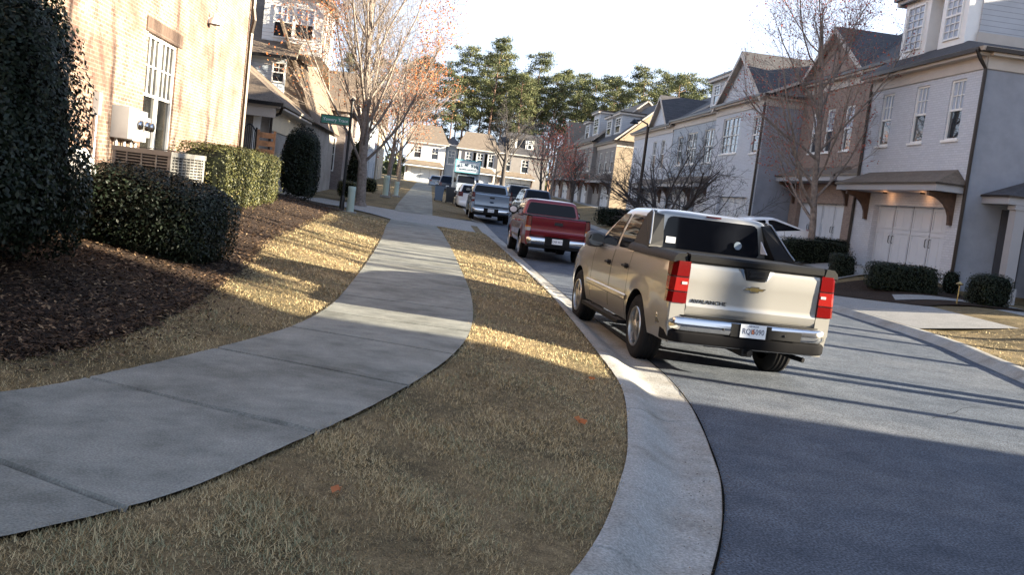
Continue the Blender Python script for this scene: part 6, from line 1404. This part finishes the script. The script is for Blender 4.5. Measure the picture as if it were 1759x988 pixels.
def wallbox():
    global ORG
    ORG = Vector((-5.9, 19.5, 2.3)); t = thing('electric_meter', ORG, 'bank of white electric meter boxes on the sunlit brick wall', 'meter')
    MB().box(-5.995, -5.68, 18.75, 19.25, 2.02, 2.62).build('cabinet', 'meter_grey', t)
    m = MB(); m.box(-5.995, -5.74, 19.27, 20.15, 2.0, 2.6); m.box(-5.995, -5.78, 20.17, 20.55, 2.1, 2.5); m.build('meter_box', 'meter_grey', t)
    for yy in (19.5, 19.95, 20.42):
        m = MB(); m.lathe([(.10, 0), (.10, .06), (.085, .10), (0, .11)], frame_m(Vector((-5.74 if yy < 20.2 else -5.78, yy, 2.32)), (0, 1, 0), (0, 0, 1)), 14); m.build('meter_dial', 'chrome', t, smooth=True)
    m = MB()
    for yy, zz in ((18.9, 2.02), (19.4, 1.98), (19.8, 1.98), (20.1, 1.98)): m.tube([(-5.93, yy, zz), (-5.93, yy, .8)], .035, 6)
    m.build('conduit', 'meter_grey', t)
    ORG = Vector((-5.9, 17.8, 2.5)); t = thing('cable_box', ORG, 'narrow grey cable box with long conduit left of the meters', 'cable box')
    MB().box(-5.995, -5.90, 17.72, 17.9, 2.36, 2.76).build('box_cover', 'meter_grey', t); MB().tube([(-5.95, 17.8, 2.36), (-5.95, 17.78, .7)], .025, 6).build('conduit', 'meter_grey', t)
    ORG = Vector((-5.6, 16.8, .9)); t = thing('vent_hood', ORG, 'white plastic vent hood at the foot of the brick wall behind the holly bush', 'vent')
    MB().hexa([(-5.99, 16.3, 1.2), (-5.5, 16.3, 1.2), (-5.5, 17.1, 1.2), (-5.99, 17.1, 1.2)], [(-5.99, 16.4, 1.75), (-5.8, 16.4, 1.75), (-5.8, 17.0, 1.75), (-5.99, 17.0, 1.75)]).build('hood', 'white_paint', t)
    MB().box(-5.99, -5.55, 16.36, 17.04, .85, 1.2).build('base', 'meter_grey', t); ORG = Vector((0, 0, 0))
wallbox()
# gate between the two left houses
ORG = Vector((-6.2, 32.8, .9)); t = thing('garden_gate', ORG, 'black iron gate between two brown slatted wooden panels', 'gate')
for a, b in ((-6.85, -6.32), (-5.78, -5.18)):
    m = MB(); m.box(a, a + .07, 32.7, 32.8, .7, 3.0); m.box(b - .07, b, 32.7, 32.8, .7, 3.0)
    for k in range(8): m.box(a + .07, b - .07, 32.71 + .03 * (k % 2), 32.75 + .03 * (k % 2), .85 + k * .27, 1.03 + k * .27)
    m.build('wooden_panel', 'gate_wood', t)
m = MB(); m.box(-6.31, -6.26, 32.7, 32.76, .7, 3.05); m.box(-5.84, -5.79, 32.7, 32.76, .7, 3.05)
for k in range(7): xx = -6.26 + .42 * (k + .5) / 7; m.tube([(xx, 32.73, .8), (xx, 32.73, 2.95 + .18 * sin(pi * (k + .5) / 7))], .016, 5)
m.tube([(-6.26 + .42 * j / 8, 32.73, 2.92 + .22 * sin(pi * j / 8)) for j in range(9)], .025, 5); m.box(-6.26, -5.84, 32.71, 32.75, 1.7, 1.76); m.build('iron_gate', 'black_metal', t); ORG = Vector((0, 0, 0))
# street sign, utility pedestals, bins, lamp post, garden light
def sign():
    global ORG
    ORG = Vector((-3.42, 40, float(gz(-3.42, 39)) - .1)); t = thing('street_sign', ORG, 'green street name sign on a black post by the alley', 'street sign')
    z = ORG.z; m = MB(); m.tube([ORG, (-3.42, 40, 4.85)], .055, 10); m.lathe([(.11, 0), (.10, .5), (.06, .62)], Matrix.Translation(ORG), 10); m.lathe([(.055, 4.85 - z), (.09, 4.9 - z), (.0, 5.02 - z)], Matrix.Translation(ORG), 10); m.build('post', 'black_metal', t, smooth=True)
    b = MB().box(-4.58, -3.47, 39.985, 40.015, 3.86, 4.17).build('sign_panel', 'sign_green', t); m = MB(); m.box(-4.62, -3.42, 39.98, 40.02, 3.82, 3.855); m.box(-4.62, -3.42, 39.98, 40.02, 4.172, 4.205); m.box(-4.62, -4.585, 39.98, 40.02, 3.855, 4.172); m.build('sign_frame', 'black_metal', t)
    text_obj('lettering', 'Yowery Trace', .19, frame_m(Vector((-4.02, 39.98, 4.015)), (1, 0, 0), (0, 0, 1)), 'decal_white', b, .002, .92); ORG = Vector((0, 0, 0))
sign()
def pedestal(x, y, h, r, lab):
    global ORG
    b = Vector((x, y, float(gz(x, y)))); ORG = b; t = thing('utility_pedestal', b, lab, 'utility box', 'utility pedestals')
    MB().lathe([(r * 1.05, -.1), (r * 1.05, .05), (r, .06), (r, h * .8), (r * 1.06, h * .81), (r * 1.06, h * .96), (r * .95, h), (0, h)], Matrix.Translation(b), 18).build('housing', 'utility_green', t, smooth=True)
    MB().box(x - r * 1.7, x + r * 1.7, y - r * 1.7, y + r * 1.7, b.z - .1, b.z + .03).build('base', 'drive_concrete', t); ORG = Vector((0, 0, 0))
pedestal(-2.95, 38.4, 1.02, .145, 'pale green utility pedestal at the alley corner'); pedestal(-2.45, 57.2, 1.2, .17, 'second pale utility pedestal farther up the left lawn'); pedestal(-1.95, 61, .9, .14, 'third small utility pedestal beside the far sidewalk')
def bin_(x, y, mat, lab):
    global ORG
    b = Vector((x, y, float(gz(x, y)))); ORG = b; t = thing('wheelie_bin', b, lab, 'bin', 'bins on the grass strip')
    m = MB(); q = lambda w, d, z: [(x - w, y - d, b.z + z), (x + w, y - d, b.z + z), (x + w, y + d, b.z + z), (x - w, y + d, b.z + z)]
    m.hexa(q(.24, .28, .06), q(.31, .36, 1.0)); m.build('tub', mat, t); m = MB(); m.hexa(q(.33, .38, 1.0), q(.28, .33, 1.08)); m.box(x - .28, x + .28, y + .36, y + .44, b.z + .9, b.z + .95); m.build('lid', 'bin_dark', t)
    MB().tube([(x - .27, y + .26, b.z + .1), (x - .2, y + .26, b.z + .1)], .1, 10).tube([(x + .2, y + .26, b.z + .1), (x + .27, y + .26, b.z + .1)], .1, 10).build('wheels', 'rubber', t); ORG = Vector((0, 0, 0))
bin_(.75, 63.5, 'bin_blue', 'left blue grey wheelie bin on the far grass strip'); bin_(1.5, 63.9, 'bin_dark', 'dark wheelie bin right of the blue grey one')
def lamp_post():
    global ORG
    b = Vector((8.95, 40.6, float(gz(10.4, 40.6)) - .1)); ORG = b; t = thing('street_lamp', b, 'black street lamp post with curved arm beyond the champagne pickup', 'street lamp')
    m = MB(); m.tube([b, b + Vector((0, 0, 5.2))], [.085, .06], 10); m.lathe([(.16, 0), (.15, .5), (.09, .75)], Matrix.Translation(b), 12); m.build('post', 'black_metal', t, smooth=True)
    MB().tube([b + Vector((0, 0, 5.0)), b + Vector((-.05, 0, 5.3)), b + Vector((-.35, 0, 5.42)), b + Vector((-.62, 0, 5.38))], .035, 6).build('arm', 'black_metal', t, smooth=True)
    MB().lathe([(.03, .12), (.10, .06), (.19, -.05), (.17, -.08), (0, -.05)], Matrix.Translation(b + Vector((-.62, 0, 5.32))), 14).build('lamp_head', 'black_metal', t, smooth=True); ORG = Vector((0, 0, 0))
lamp_post()
def stake():
    global ORG
    b = Vector((13.1, 22.3, float(gz(13.1, 22.3)))); ORG = b; t = thing('garden_light', b, 'small brass path light on a stake before the porch shrub', 'garden light')
    MB().tube([b, b + Vector((0, 0, .5))], .014, 6).build('stake', 'gold_badge', t); MB().lathe([(.0, .58), (.09, .52), (.08, .5), (.02, .48)], Matrix.Translation(b), 12).build('lamp_shade', 'gold_badge', t, smooth=True); ORG = Vector((0, 0, 0))
stake()
# the lit lamps under the nearest garage canopy
for k, y in enumerate((27.9, 30.3)):
    ORG = Vector((14.75, y, 3.36)); t = thing('canopy_light', ORG, ('right recessed warm light' if k == 0 else 'left recessed warm light') + ' glowing under the nearest garage canopy', 'light')
    MB().lathe([(.07, 0), (.07, .04), (0, .04)], Matrix.Translation(ORG), 12).build('fitting', 'bronze_metal', t)
    l = bpy.data.lights.new('canopy_bulb', 'POINT'); l.energy = .5; l.color = (1, .45, .18); l.shadow_soft_size = .05; lo = bpy.data.objects.new('canopy_bulb', l); COL.objects.link(lo); lo.parent = t; lo.location = (0, 0, -.08)
ORG = Vector((0, 0, 0))
